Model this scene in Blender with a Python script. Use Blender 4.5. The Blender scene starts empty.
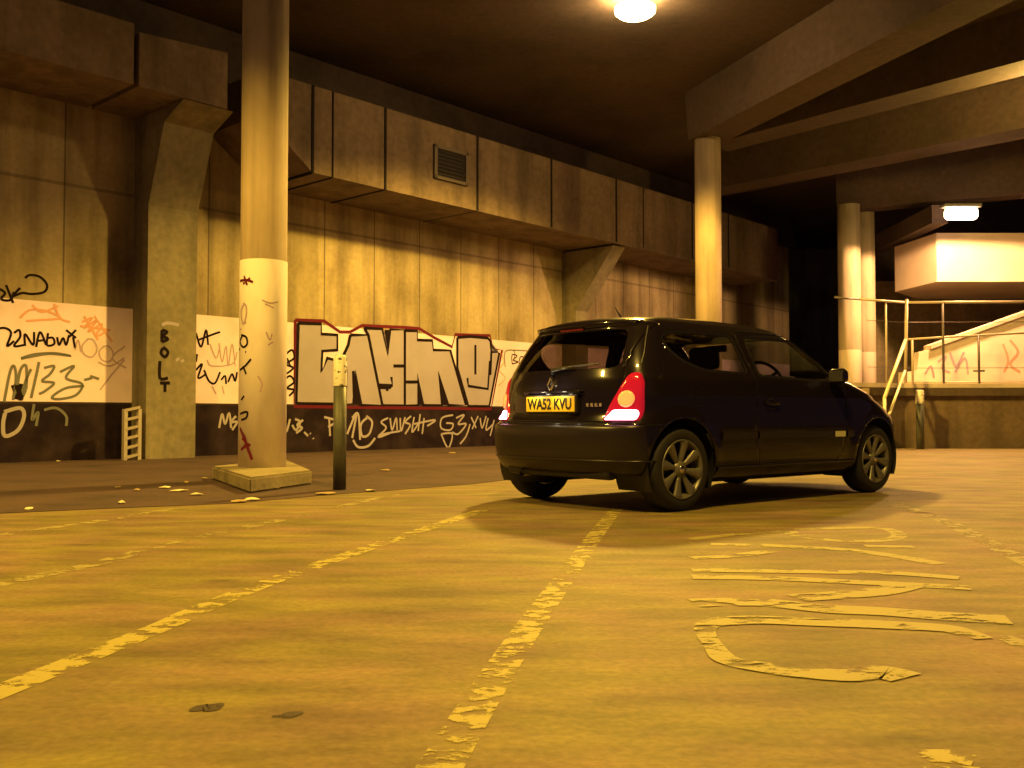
import bpy, bmesh, math, random
import numpy as np
from mathutils import Vector, Matrix
random.seed(7)
COL = bpy.context.scene.collection
PI = math.pi

# ------------------------------------------------------------------ camera geometry (places points read off the photograph into the real space)
FOC = 950.0; CAMH = 0.668; TH = math.atan(31/950)
CC = np.array([0, 0, CAMH]); FW = np.array([0, math.cos(TH), math.sin(TH)])
RT = np.array([1., 0, 0]); UP = np.array([0, -math.sin(TH), math.cos(TH)])
def ray(x, y): return FW + RT*(x-512)/FOC + UP*(384-y)/FOC
def ground(x, y, z=0.0):
    r = ray(x, y); t = (z-CAMH)/r[2]; return CC + r*t
def depth(x, y, Y):
    r = ray(x, y); return CC + r*(Y/r[1])
_a = math.atan(865/950)
WD = np.array([math.sin(_a), math.cos(_a), 0]); WN = np.array([math.cos(_a), -math.sin(_a), 0])
_r = ray(0, 430); P0 = np.array([_r[0], _r[1], 0])*13.2/_r[1]
def W(u, o, z): return P0 + WD*u + WN*o + np.array([0, 0, z])
def wallpt(x, y, o=0.0):
    r = ray(x, y); t = ((P0+WN*o-CC)@WN)/(r@WN); return CC + r*t
def wall_uz(x, y, o=0.0):
    p = wallpt(x, y, o); return float((p-P0)@WD), float(p[2])

# ------------------------------------------------------------------ materials
def newmat(name):
    m = bpy.data.materials.new(name); m.use_nodes = True
    nt = m.node_tree; b = nt.nodes['Principled BSDF']; return m, nt, b
def setc(s, c): s.default_value = (c[0], c[1], c[2], 1)
def plain(name, c, rough=.6, metal=0.0, coat=0.0, emit=None, es=0.0, noise=0.0, nscale=8):
    m, nt, b = newmat(name); setc(b.inputs['Base Color'], c)
    b.inputs['Roughness'].default_value = rough; b.inputs['Metallic'].default_value = metal
    b.inputs['Coat Weight'].default_value = coat
    if emit: setc(b.inputs['Emission Color'], emit); b.inputs['Emission Strength'].default_value = es
    if noise:
        tc = nt.nodes.new('ShaderNodeTexCoord'); n = nt.nodes.new('ShaderNodeTexNoise'); n.inputs['Scale'].default_value = nscale; n.inputs['Detail'].default_value = 6
        r = nt.nodes.new('ShaderNodeValToRGB'); r.color_ramp.elements[0].position = .3; r.color_ramp.elements[1].position = .7
        r.color_ramp.elements[0].color = tuple(v*(1-noise) for v in c)+(1,); r.color_ramp.elements[1].color = tuple(min(1, v*(1+noise)) for v in c)+(1,)
        nt.links.new(tc.outputs['Object'], n.inputs['Vector']); nt.links.new(n.outputs['Fac'], r.inputs['Fac']); nt.links.new(r.outputs['Color'], b.inputs['Base Color'])
    return m
class NB:
    def __init__(s, nt): s.nt = nt; s.tc = nt.nodes.new('ShaderNodeTexCoord')
    def mapping(s, scale, loc=(0, 0, 0), rot=(0, 0, 0)):
        m = s.nt.nodes.new('ShaderNodeMapping'); m.inputs['Scale'].default_value = scale; m.inputs['Location'].default_value = loc; m.inputs['Rotation'].default_value = rot
        s.nt.links.new(s.tc.outputs['Object'], m.inputs['Vector']); return m.outputs[0]
    def noise(s, scale, vec, detail=5, rough=.55):
        n = s.nt.nodes.new('ShaderNodeTexNoise'); n.inputs['Scale'].default_value = scale; n.inputs['Detail'].default_value = detail; n.inputs['Roughness'].default_value = rough
        s.nt.links.new(vec, n.inputs['Vector']); return n.outputs['Fac']
    def ramp(s, fac, stops):
        r = s.nt.nodes.new('ShaderNodeValToRGB'); els = r.color_ramp.elements
        while len(els) < len(stops): els.new(.5)
        for e, (p, c) in zip(els, stops):
            e.position = p; e.color = (c[0], c[1], c[2], 1) if hasattr(c, '__len__') else (c, c, c, 1)
        s.nt.links.new(fac, r.inputs['Fac']); return r.outputs['Color']
    def mix(s, a, b, fac, mode='MIX'):
        m = s.nt.nodes.new('ShaderNodeMix'); m.data_type = 'RGBA'; m.blend_type = mode
        for v, i in ((fac, 0), (a, 6), (b, 7)):
            if hasattr(v, 'links') or hasattr(v, 'is_output'): s.nt.links.new(v, m.inputs[i])
            elif i == 0: m.inputs[0].default_value = v
            else: m.inputs[i].default_value = (v[0], v[1], v[2], 1)
        return m.outputs[2]
    def math(s, op, a, b=0.0):
        m = s.nt.nodes.new('ShaderNodeMath'); m.operation = op
        for v, i in ((a, 0), (b, 1)):
            if hasattr(v, 'is_output'): s.nt.links.new(v, m.inputs[i])
            else: m.inputs[i].default_value = v
        return m.outputs[0]
    def sep(s, vec):
        n = s.nt.nodes.new('ShaderNodeSeparateXYZ'); s.nt.links.new(vec, n.inputs[0]); return n.outputs
    def bump(s, h, strength, dist=.02):
        b = s.nt.nodes.new('ShaderNodeBump'); b.inputs['Strength'].default_value = strength; b.inputs['Distance'].default_value = dist
        s.nt.links.new(h, b.inputs['Height']); return b.outputs[0]

def concrete(name, c, dark=.5, streak=True, rough=.9, joints=0.0, scale=1.0):
    m, nt, b = newmat(name); n = NB(nt)
    big = n.noise(.7*scale, n.mapping((1, 1, 1)), 6, .6); fine = n.noise(9*scale, n.mapping((1, 1, 1)), 5)
    c1 = n.ramp(big, [(.3, tuple(v*dark for v in c)), (.5, c), (.75, tuple(min(1, v*1.25) for v in c))])
    c2 = n.mix(c1, n.ramp(fine, [(.3, .62), (.7, 1.0)]), .8, 'MULTIPLY')
    if streak:
        st = n.noise(2.2*scale, n.mapping((1, 1, .1)), 4)
        c2 = n.mix(c2, n.ramp(st, [(.35, .5), (.55, 1.0)]), .75, 'MULTIPLY')
    nt.links.new(c2, b.inputs['Base Color']); b.inputs['Roughness'].default_value = rough
    nt.links.new(n.bump(fine, .3, .01), b.inputs['Normal'])
    return m

CONC = (.34, .30, .22)
M = {}
M['conc'] = concrete('concrete', CONC)
M['duct'] = concrete('duct_concrete', (.215, .15, .115), .7)
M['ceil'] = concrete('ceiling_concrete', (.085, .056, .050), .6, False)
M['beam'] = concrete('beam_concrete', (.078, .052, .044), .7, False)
M['dark'] = plain('dark_joint', (.02, .016, .02), .9)
M['pave'] = concrete('pavement_dirt', (.085, .046, .04), .5, False, scale=2)
M['plinth'] = concrete('plinth_concrete', (.33, .27, .15), .5, False, scale=3)
M['pier'] = concrete('pier_concrete', (.27, .23, .15), .7)
M['bollard'] = plain('bollard_grey', (.095, .095, .07), .5, noise=.2)
M['bwhite'] = worn_sleeve = plain('bollard_white', (.78, .72, .60), .5, noise=.15, nscale=25)
_nt = worn_sleeve.node_tree; _nt.nodes['Color Ramp'].color_ramp.elements[0].position = .36; _nt.nodes['Color Ramp'].color_ramp.elements[0].color = (.06, .05, .05, 1); _nt.nodes['Color Ramp'].color_ramp.elements[1].position = .44
M['rail'] = plain('rail_paint', (.55, .45, .33), .45)
M['railw'] = plain('handrail_paint', (.85, .78, .55), .4)
M['mesh'] = plain('grey_steel', (.16, .13, .12), .5, .5)
M['silver'] = plain('silver_spray', (.38, .335, .42), .5, noise=.06, nscale=2)
M['gblack'] = plain('black_spray', (.014, .007, .009), .8)
M['gred'] = plain('red_spray', (.13, .014, .03), .8)
M['gpink'] = plain('faded_red_spray', (.74, .36, .25), .8)
M['gpurp'] = plain('faded_violet_spray', (.48, .33, .42), .8)
M['gwhite'] = plain('white_spray', (.40, .35, .40), .7)
M['ggrey'] = plain('faded_grey_spray', (.17, .17, .16), .8)
M['paper'] = plain('litter_paper', (.75, .66, .42), .8)
M['leaf'] = plain('litter_card', (.42, .30, .13), .8)
for _k in ('gblack', 'gred', 'gwhite', 'silver', 'ggrey', 'dark'): M[_k].node_tree.nodes['Principled BSDF'].inputs['Specular IOR Level'].default_value = .1
M['lampbody'] = plain('lamp_housing', (.2, .2, .19), .5)
SOD = (1.0, .615, .085)
M['lampglow'] = plain('lamp_glow', (.9, .8, .6), .4, emit=(1, .62, .22), es=110)
M['lampwhite'] = plain('lamp_glow_pale', (.9, .8, .7), .4, emit=(1, .62, .36), es=26)

def wall_mat():
    m, nt, b = newmat('wall_painted_concrete'); n = NB(nt)
    xyz = n.sep(n.mapping((1, 1, 1)))
    # object space of the wall: x along, y out of it, z up
    big = n.noise(.9, n.mapping((1, 1, .6)), 7, .62); fine = n.noise(14, n.mapping((1, 1, 1)), 5)
    st = n.noise(3.0, n.mapping((1, 1, .07)), 4); st2 = n.noise(.8, n.mapping((1, 1, .12), (5, 0, 0)), 4)
    c = n.ramp(big, [(.28, (.25, .185, .11)), (.5, (.50, .40, .24)), (.72, (.66, .53, .34))])
    c = n.mix(c, n.ramp(st, [(.36, .55), (.56, 1.0)]), .7, 'MULTIPLY')
    c = n.mix(c, n.ramp(st2, [(.35, .6), (.6, 1.0)]), .8, 'MULTIPLY')
    c = n.mix(c, n.ramp(fine, [(.25, .75), (.7, 1.0)]), .8, 'MULTIPLY')
    # vertical formwork joints
    ju = n.math('FRACT', n.math('MULTIPLY', n.math('ADD', xyz[0], 50.35), .86))
    jm = n.math('LESS_THAN', ju, .022)
    c = n.mix(c, (.05, .035, .035), n.math('MULTIPLY', jm, .65))
    jz = n.math('LESS_THAN', n.math('ABSOLUTE', n.math('SUBTRACT', xyz[2], 4.05)), .025)
    c = n.mix(c, (.05, .035, .035), n.math('MULTIPLY', jz, .4))
    white = n.mix((.88, .69, .82), (.70, .54, .58), n.ramp(n.noise(1.6, n.mapping((1, 1, 1)), 6), [(.48, 0.0), (.72, .8)]))
    b.inputs['Specular IOR Level'].default_value = .1
    dado = n.mix((.016, .009, .016), (.045, .028, .032), n.ramp(n.noise(2.5, n.mapping((1, 1, 1)), 6), [(.4, 0.0), (.75, 1.0)]))
    inband = n.math('LESS_THAN', xyz[2], 2.30)
    c = n.mix(c, white, inband)
    c = n.mix(c, dado, n.math('LESS_THAN', xyz[2], .845))
    edge = n.math('LESS_THAN', n.math('ABSOLUTE', n.math('SUBTRACT', xyz[2], .845)), .014)
    c = n.mix(c, (.05, .035, .03), edge)
    nt.links.new(c, b.inputs['Base Color']); b.inputs['Roughness'].default_value = .85
    nt.links.new(n.bump(big, .25, .03), b.inputs['Normal'])
    return m
M['wall'] = wall_mat()

def asphalt():
    m, nt, b = newmat('worn_asphalt'); n = NB(nt)
    big = n.noise(.55, n.mapping((1, 1.4, 1)), 6, .6); mid = n.noise(3.2, n.mapping((.55, 1.7, 1)), 6, .62)
    gr = n.noise(42, n.mapping((1, 1, 1)), 3); hue = n.noise(1.9, n.mapping((1, 1.5, 1), (9, 3, 0)), 4)
    c = n.ramp(hue, [(.36, (.235, .150, .085)), (.6, (.225, .178, .05))])
    c = n.mix(c, n.ramp(big, [(.3, .68), (.62, 1.08)]), .9, 'MULTIPLY')
    c = n.mix(c, n.ramp(mid, [(.3, .5), (.5, .95), (.72, 1.4)]), .85, 'MULTIPLY')
    c = n.mix(c, n.ramp(gr, [(.3, .72), (.7, 1.15)]), .75, 'MULTIPLY')
    oil = n.noise(1.3, n.mapping((1, 2.2, 1), (3.3, 8.1, 0)), 3)
    c = n.mix(c, (.07, .045, .03), n.ramp(oil, [(.27, .75), (.33, 0.0)]))
    nt.links.new(c, b.inputs['Base Color']); b.inputs['Roughness'].default_value = .72
    b.inputs['Specular IOR Level'].default_value = .35
    nt.links.new(n.bump(gr, .35, .008), b.inputs['Normal'])
    return m
M['asphalt'] = asphalt()
def worn_paint(name, c, thr=.47, scale=(9, 9)):
    m, nt, b = newmat(name); n = NB(nt)
    a = n.noise(1, n.mapping((scale[0], scale[1], 1)), 6, .68); l = n.noise(1.1, n.mapping((1, 1, 1)), 3)
    v = n.math('ADD', n.math('MULTIPLY', a, .72), n.math('MULTIPLY', l, .28))
    al = n.ramp(v, [(thr-.02, 0.0), (thr+.03, .95)])
    setc(b.inputs['Base Color'], c); b.inputs['Roughness'].default_value = .7
    nt.links.new(al, b.inputs['Alpha']); return m
M['line'] = worn_paint('worn_road_paint', (.43, .355, .095), .495, (11, 15))
M['lineold'] = worn_paint('old_road_paint', (.33, .27, .10), .50, (6, 10))
M['letter'] = worn_paint('worn_letter_paint', (.36, .30, .09), .455, (7, 12))

# ------------------------------------------------------------------ mesh helpers
def obj(name, bm, mat=None, parent=None, smooth=False, loc=None, M4=None, label=None):
    me = bpy.data.meshes.new(name)
    if M4 is not None: bm.transform(M4)
    bmesh.ops.recalc_face_normals(bm, faces=bm.faces[:]) if smooth != 'keep' else None
    if smooth:
        for f in bm.faces: f.smooth = True
    bm.to_mesh(me); bm.free()
    o = bpy.data.objects.new(name, me); COL.objects.link(o)
    if mat: me.materials.append(mat)
    if parent: o.parent = parent
    if loc is not None: o.location = loc
    if label: o['label'] = label
    return o
def tag(o, label=None, cat=None, group=None, kind=None):
    if label: o['label'] = label
    if cat: o['category'] = cat
    if group: o['group'] = group
    if kind: o['kind'] = kind
    return o
def empty(name, loc, label=None, cat=None, rz=0, group=None, kind=None):
    o = bpy.data.objects.new(name, None); COL.objects.link(o); o.location = loc; o.rotation_euler = (0, 0, rz); o.empty_display_size = .2
    return tag(o, label, cat, group, kind)
def box(bm, x0, x1, y0, y1, z0, z1, bev=0.0, M4=None, seg=2):
    r = bmesh.ops.create_cube(bm, size=1); vs = r['verts']
    for v in vs: v.co = Vector((x0+(v.co.x+.5)*(x1-x0), y0+(v.co.y+.5)*(y1-y0), z0+(v.co.z+.5)*(z1-z0)))
    if bev:
        es = {e for v in vs for e in v.link_edges}
        rr = bmesh.ops.bevel(bm, geom=list(es), offset=bev, segments=seg, affect='EDGES', profile=.5)
        vs = list({v for f in rr['faces'] for v in f.verts} | {v for v in vs if v.is_valid})
    if M4 is not None:
        for v in vs: v.co = M4 @ v.co
    return vs
def prism(bm, pts_a, pts_b):
    A = [bm.verts.new(p) for p in pts_a]; B = [bm.verts.new(p) for p in pts_b]; n = len(A)
    bm.faces.new(A); bm.faces.new(B[::-1])
    for i in range(n): bm.faces.new((A[i], B[i], B[(i+1) % n], A[(i+1) % n]))
def tube(bm, pts, r, seg=12, cap=True):
    pts = [Vector(p) for p in pts]; rings = []
    up = Vector((0, 0, 1))
    for i, p in enumerate(pts):
        t = (pts[min(i+1, len(pts)-1)]-pts[max(i-1, 0)]).normalized()
        a = t.cross(up)
        if a.length < 1e-3: a = t.cross(Vector((1, 0, 0)))
        a.normalize(); b = t.cross(a)
        rr = r[i] if hasattr(r, '__len__') else r
        rings.append([bm.verts.new(p+(a*math.cos(2*PI*k/seg)+b*math.sin(2*PI*k/seg))*rr) for k in range(seg)])
    for A, B in zip(rings, rings[1:]):
        for k in range(seg): bm.faces.new((A[k], A[(k+1) % seg], B[(k+1) % seg], B[k]))
    if cap: bm.faces.new(rings[0][::-1]); bm.faces.new(rings[-1])
def lathe(bm, prof, seg=48, axis='z', M4=None, cap=False):
    rings = []
    for r, h in prof:
        ring = []
        for k in range(seg):
            a = 2*PI*k/seg
            p = Vector((r*math.cos(a), r*math.sin(a), h)) if axis == 'z' else Vector((r*math.cos(a), h, r*math.sin(a)))
            ring.append(bm.verts.new(M4 @ p if M4 is not None else p))
        rings.append(ring)
    for A, B in zip(rings, rings[1:]):
        for k in range(seg): bm.faces.new((A[k], A[(k+1) % seg], B[(k+1) % seg], B[k]))
    if cap: bm.faces.new(rings[0][::-1]); bm.faces.new(rings[-1])
def spline(pts, n=6):
    P = [Vector(p) for p in pts]
    if len(P) < 3: return P
    out = []
    for i in range(len(P)-1):
        a = P[max(i-1, 0)]; b = P[i]; c = P[i+1]; d = P[min(i+2, len(P)-1)]
        for k in range(n):
            t = k/n; out.append(.5*((2*b)+(c-a)*t+(2*a-5*b+4*c-d)*t*t+(3*b-a-3*c+d)*t**3))
    return out+[P[-1]]
def ribbon(bm, pts, w, nrm, closed=False):
    """a flat painted stroke of width w along world points lying on a surface with normal nrm (vector or function)"""
    pts = [Vector(p) for p in pts]; L = []; n = len(pts)
    for i, p in enumerate(pts):
        if closed: t = pts[(i+1) % n]-pts[(i-1) % n]
        else: t = pts[min(i+1, n-1)]-pts[max(i-1, 0)]
        if t.length < 1e-7: t = Vector((1, 0, 0))
        t.normalize(); nn = Vector(nrm(p)) if callable(nrm) else Vector(nrm)
        s = nn.cross(t).normalized(); ww = (float(np.interp(i/(n-1)*(len(w)-1), range(len(w)), w)) if hasattr(w, '__len__') else w)/2
        L.append((bm.verts.new(p+s*ww), bm.verts.new(p-s*ww)))
    for i in range(n if closed else n-1):
        a, b = L[i], L[(i+1) % n]
        bm.faces.new((a[0], a[1], b[1], b[0]))

# ------------------------------------------------------------------ SETTING
# ground
g = bmesh.new(); bmesh.ops.create_grid(g, x_segments=4, y_segments=4, size=1)
for v in g.verts: v.co = Vector((v.co.x*26+6, v.co.y*24+20, 0))
tag(obj('floor', g, M['asphalt']), 'worn asphalt car park floor under the concrete deck', kind='structure')

# wall with painted band, object space: x along the wall, y out of it
WALLROT = Matrix(((WD[0], WN[0], 0, P0[0]), (WD[1], WN[1], 0, P0[1]), (0, 0, 1, 0), (0, 0, 0, 1)))
b = bmesh.new(); box(b, -9, 24, -.4, 0, -.02, 7.2)
wall = obj('wall_left', b, M['wall']); wall.matrix_world = WALLROT
tag(wall, 'long concrete wall with white painted band and dark dado covered in graffiti', kind='structure')
def on_wall(name, mat, lines, width, off=.004, sm=True, label=None, parent=None, clip=None):
    """painted strokes read off the photo in pixels, laid on the wall as real paint strokes (local wall space)"""
    bm = bmesh.new()
    if name == 'graffiti_tag': width *= .76
    for k, ln in enumerate(lines):
        w = width
        if isinstance(ln, tuple) and isinstance(ln[0], (int, float)) and not isinstance(ln[1], (int, float)): w, ln = ln[0], ln[1]
        pp = []
        for (x, y) in ln:
            u, z = wall_uz(x, y); pp.append((u, off+.0006*k/ max(1, len(lines)), z))
        if sm: pp = spline(pp)
        ribbon(bm, pp, w, (0, 1, 0))
    return obj(name, bm, mat, wall, 'keep', label=label)
def fill_wall(name, mat, polys, off, label=None, parent=None):
    bm = bmesh.new()
    for pl in polys:
        vs = []
        for (x, y) in pl:
            u, z = wall_uz(x, y); vs.append(bm.verts.new((u, off, z)))
        f = bm.faces.new(vs)
    bmesh.ops.triangulate(bm, faces=bm.faces[:])
    bmesh.ops.recalc_face_normals(bm, faces=bm.faces[:])
    return obj(name, bm, mat, parent or wall, 'keep', label=label)

# big silver piece
T = [(298,323),(321,324),(321,334),(337,335),(337,350),(322,351),(321,372),(327,358),(341,362),(346,404),(296,403)]
TF = [[(298,323),(321,324),(321,404),(296,403)], [(321,334),(337,335),(337,350),(321,351)], [(321,372),(327,358),(341,362),(346,404),(321,404)]]
H = [(350,335),(368,335),(382,405),(361,405),(355,371),(353,404),(345,404),(346,370),(341,360),(348,345)]
Y = [(364,328),(382,329),(387.5,355),(390,329.5),(404.5,330),(404.5,405),(382,405),(368,335)]
Mm = [(404.5,330.5),(417,331),(417,340),(432,340.5),(433,350),(450,350.5),(465.5,405),(448,405),(438,372.5),(441.5,405),(423,405),(417,374.5),(418,405),(404.5,405)]
O = [(457,337.5),(470,336.5),(487,338),(490,341),(491,352),(499,353),(489,406),(468,406),(457,368)]
polys = [T, H, Y, Mm, O]
fill_wall('graffiti_fill', M['silver'], TF+polys[1:], .008, 'silver grey lettering fill')
on_wall('graffiti_red_outline', M['gred'], [p+[p[0]] for p in ([(295,320),(324,321),(340,332),(350,332),(362,325.5),(407,327.5),(419,328.5),(434,337.5),(452,347),(455,334.5),(490,335.5),(493,349),(502,350),(491,409),(294,406.5)],)], .06, .004, False, 'dark red outline')
on_wall('graffiti_black_outline', M['gblack'], [p+[p[0]] for p in polys]+[[(475,345),(475,374.5)], [(467,378),(468,386),(487.5,389),(489.5,361)], [(377,385),(392,385.5),(391,377)], [(353,371),(354,404)], [(386,384),(387,391)], [(491,352),(490,375)], [(393,366),(404,366)],[(404,382),(418,382)]], .062, .012, False, 'thick black outline')
fill_wall('graffiti_wedge', M['gblack'], [[(355,370),(353.5,404),(361,405)], [(417,373),(418,405),(423,405)], [(437.6,371),(441,405),(448.5,405)], [(384,330),(390,330),(388,354)], [(378,386),(392,386.5),(390,389),(380,389)]], .016, 'black wedge shapes between the letters')
# tags above and on the band, left end
on_wall('graffiti_tag', M['gblack'], [[(-2,288),(5,293),(1,299),(10,300),(14,292)], [(6,285),(13,303)], [(20,288),(13,296),(22,293),(32,294),(44,292),(47,285),(40,277),(30,275),(25,278)]], .045, label='black looping tag across the top edge of the band')
on_wall('graffiti_tag', M['gblack'], [[(-3,329),(5,328),(11,333),(7,346),(14,341)], [(14,333),(19,330),(20,337),(14,346),(24,345)], [(25,346),(25,334),(33,345),(34,332)], [(36,347),(40,332),(46,345)],[(37,341),(45,340)], [(48,333),(47,345),(54,344),(53,338),(48,338)], [(57,337),(59,345),(63,338),(66,345),(69,335)], [(66,330),(76,338)], [(69,337),(76,330)], [(73,337),(75,348)]], .042, label='black lettered tag on the white band at the left end')
on_wall('graffiti_tag', M['ggrey'], [[(21,358),(35,354),(55,353),(71,356),(50,354),(30,357),(21,359)]], .04, label='dark swoosh underlining the black lettered tag')
on_wall('graffiti_tag', M['ggrey'], [[(4,402),(10,372),(14,366),(16,378),(13,400)], [(16,396),(20,371),(26,366),(26,388),(20,400),(26,380),(31,369)], [(31,398),(36,376),(39,362)], [(44,368),(54,366),(50,374),(42,381),(54,383),(45,391),(39,394)], [(60,372),(74,366),(66,378),(82,384),(76,395),(60,399),(52,397),(66,388),(84,386)], [(84,380),(92,378)], [(90,376),(99,379)]], .05, label='large grey looping tag low on the white band')
on_wall('graffiti_tag', M['gblack'], [(.1, [(12,389),(20,387),(26,390)]), (.08, [(15,396),(23,398)]), (.07, [(17,385),(21,400)])], .05, label='solid black blot within the grey tag')
on_wall('graffiti_tag', M['gpink'], [[(20,318),(30,310),(46,311),(60,318),(40,320),(26,321)], [(32,305),(42,312),(58,306)], [(54,304),(60,318),(70,322)]], .04, label='faded red arrow scribble')
on_wall('graffiti_tag', M['gpink'], [[(82,322),(92,318),(84,328),(97,320),(88,332),(102,324),(96,336),(108,331)], [(84,316),(98,340)], [(94,316),(112,342)], [(80,326),(110,330)]], .04, label='faded red scrawl left of the pier')
on_wall('graffiti_tag', M['gpurp'], [[(75,350),(78,340),(81,352)], [(88,339),(82,346),(84,354),(92,357),(97,349),(93,340),(87,339)], [(104,346),(99,352),(102,360),(110,361),(113,353),(108,346),(103,347)], [(125,346),(112,358),(126,368)], [(98,362),(110,366),(124,358)], [(100,390),(112,374),(124,360)]], .03, label='thin violet outlined tag with round letters')
on_wall('graffiti_tag', M['gwhite'], [[(4,412),(20,408),(24,416),(18,430),(5,436),(3,424),(5,413)]], .07, label='thick pale letter on the dark dado')
on_wall('graffiti_tag', M['ggrey'], [[(34,404),(32,420),(38,412),(36,426)], [(44,410),(56,408),(66,416),(66,426)]], .05, label='dim grey scribble on the dark dado')
# between pier and column, and right of column
on_wall('graffiti_tag', M['gblack'], [[(196,333),(201,347),(206,330),(208,345)], [(198,340),(214,334),(220,332)], [(197,354),(196,362)], [(196,370),(202,364),(198,378),(206,374)], [(204,370),(209,381),(215,383),(220,372)], [(221,380),(225,376),(226,384)], [(228,382),(232,374),(235,381),(237,372)]], .045, label='black tag between pier and painted column')
on_wall('graffiti_tag', M['gpurp'], [[(210,344),(216,358),(220,346)], [(219,343),(222,362),(226,346),(228,366),(232,344),(235,366)], [(207,360),(212,366),(232,364),(237,352)], [(212,386),(216,394)],[(222,386),(224,394)]], .03, label='violet hand like scribble')
on_wall('graffiti_tag', M['gblack'], [[(286,354),(292,350),(294,358),(286,364),(293,368),(286,374)], [(284,380),(290,376),(294,382),(287,388),(294,390),(289,396)], [(283,398),(287,408)], [(287,358),(290,366)]], .05, label='black stacked letters squeezed beside the silver piece')
on_wall('graffiti_tag', M['ggrey'], [[(505,367),(505,352),(514,351),(514,360)], [(513,350),(528,351)]], .035, label='thin square frame near the end of the band')
on_wall('graffiti_tag', M['gblack'], [[(512,364),(512,355),(517,356),(513,360),(518,362),(512,364)], [(520,357),(519,363),(523,362),(523,357),(520,357)], [(525,355),(525,364)], [(528,357),(528,363)]], .035, label='small black lettering in the frame')
on_wall('graffiti_tag', M['gpink'], [[(500,352),(504,362),(499,370),(505,378),(498,386)]], .03, label='thin red squiggle at the end of the band')
# pale tags on the dado
on_wall('graffiti_tag', M['gwhite'], [[(219,428),(222,414),(225,424),(229,413),(231,428)], [(236,416),(231,422),(237,422),(232,430)], [(240,430),(239,417),(245,419),(240,424)]], .05, label='white tag on the dado left of the column')
on_wall('graffiti_tag', M['gwhite'], [[(284,420),(286,432),(290,419)], [(292,425),(296,430),(300,422),(295,419)], [(303,420),(297,425),(302,428),(296,433)],[(304,432),(308,436)], [(310,433),(310.5,434)],[(313,438),(313.5,439)]], .055, label='white tag with trailing dots right of the column')
on_wall('graffiti_tag', M['gwhite'], [[(324,417),(336,421),(328,427)], [(329,418),(330,436)]], .055, label='white arrow tag beside the bollard')
on_wall('graffiti_tag', M['gwhite'], [[(347,434),(356,414),(352,438)], [(352,418),(358,414),(360,440)], [(368,417),(361,424),(362,436),(369,434),(372,422),(366,416)], [(353,440),(358,447),(368,446),(375,438)]], .06, label='large white looping tag below the silver letters')
on_wall('graffiti_tag', M['gwhite'], [[(388,418),(381,422),(386,428),(378,437),(390,433)], [(390,418),(392,430),(396,418),(397,430)], [(400,418),(401,431),(405,417)], [(411,416),(405,422),(410,425),(405,434)], [(414,417),(412,432),(418,424)], [(420,414),(418,431)], [(414,424),(435,420),(427,426)], [(424,418),(422,434)], [(378,437),(384,434),(400,431)]], .05, label='dense white lettered tag on the dado in the middle')
on_wall('graffiti_tag', M['gwhite'], [[(453,415),(442,418),(441,428),(450,430),(453,424),(446,423)], [(456,418),(464,415),(458,424),(466,424),(458,434),(452,432)], [(441,434),(452,434),(448,448),(441,434)], [(460,444),(466,436),(470,424)], [(471,417),(476,428)], [(478,416),(472,429)], [(480,418),(482,428),(486,416)], [(488,418),(486,430),(493,424)], [(494,420),(490,436)]], .05, label='tangled white tag on the dado beside the car')

# right, back and upper structure
b = bmesh.new(); box(b, -14, 34, 36, 36.4, 0, 7.2)
tag(obj('wall_back', b, M['conc']), 'dark concrete wall at the far end', kind='structure')
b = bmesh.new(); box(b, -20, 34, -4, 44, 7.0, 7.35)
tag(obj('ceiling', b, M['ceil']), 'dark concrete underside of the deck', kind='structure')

# beams
def beam(p0, p1, width, z0, z1, mat=M['beam'], name='ceiling_beam', ch=0.0):
    p0 = Vector((p0[0], p0[1], 0)); p1 = Vector((p1[0], p1[1], 0)); d = (p1-p0).normalized(); s = Vector((-d.y, d.x, 0))*width/2
    prof = [(-1, z1), (-1+ch, z0), (1-ch, z0), (1, z1)]
    bm = bmesh.new(); up = Vector((0, 0, 1))
    prism(bm, [p0+s*k+up*z for k, z in prof], [p1+s*k+up*z for k, z in prof])
    return tag(obj(name, bm, mat), kind='structure')
def fl(x, y, z):
    p = ground(x, y, z); return p
SOF = 6.08
c2 = depth(707.5, 137, 18.5)                    # head of middle column
dC = np.array([161-512, 950.0]); dC /= np.linalg.norm(dC)
# crosshead beam running from over the middle column towards the front right of the deck
e = ground(718, 122, SOF); q = ground(922, 14, SOF); dd = (q-e)[:2]; dd /= np.linalg.norm(dd)
nn = np.array([-dd[1], dd[0]]);
if nn[0] < 0: nn = -nn
c0 = e[:2]+nn*.45
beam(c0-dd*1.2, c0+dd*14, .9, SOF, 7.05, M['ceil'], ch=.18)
for (x0, y0, x1, y1, z, wd, zt) in ((746, 134, 1024, 59, SOF+.12, .8, 7.05), (737, 183.5, 1013, 129, SOF, .9, 7.05)):
    A = ground(x0, y0, z); B = ground(x1, y1, z); d = (B-A)[:2]; d /= np.linalg.norm(d); s = np.array([-d[1], d[0]])
    if s[1] < 0: s = -s
    A2 = A[:2]+s*wd/2; B2 = B[:2]+s*wd/2
    beam(A2-d*1.0, B2+d*9, wd, z, zt, ch=.12)
# edge beam over the pair of columns
A = ground(838, 210, 5.6); B = ground(1030, 193, 5.6); d = (B-A)[:2]; d /= np.linalg.norm(d)
beam(A[:2]+d*.1+np.array([0, .3]), B[:2]+d*10+np.array([0, .3]), .6, 5.6, 7.05)
# diagonal beam seen under the far lamp
A = ground(871, 256, 4.9); B = ground(940, 223, 4.9); d = (B-A)[:2]; d /= np.linalg.norm(d)
beam(A[:2]-d*.4, B[:2], .35, 4.9, 5.3)
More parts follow.
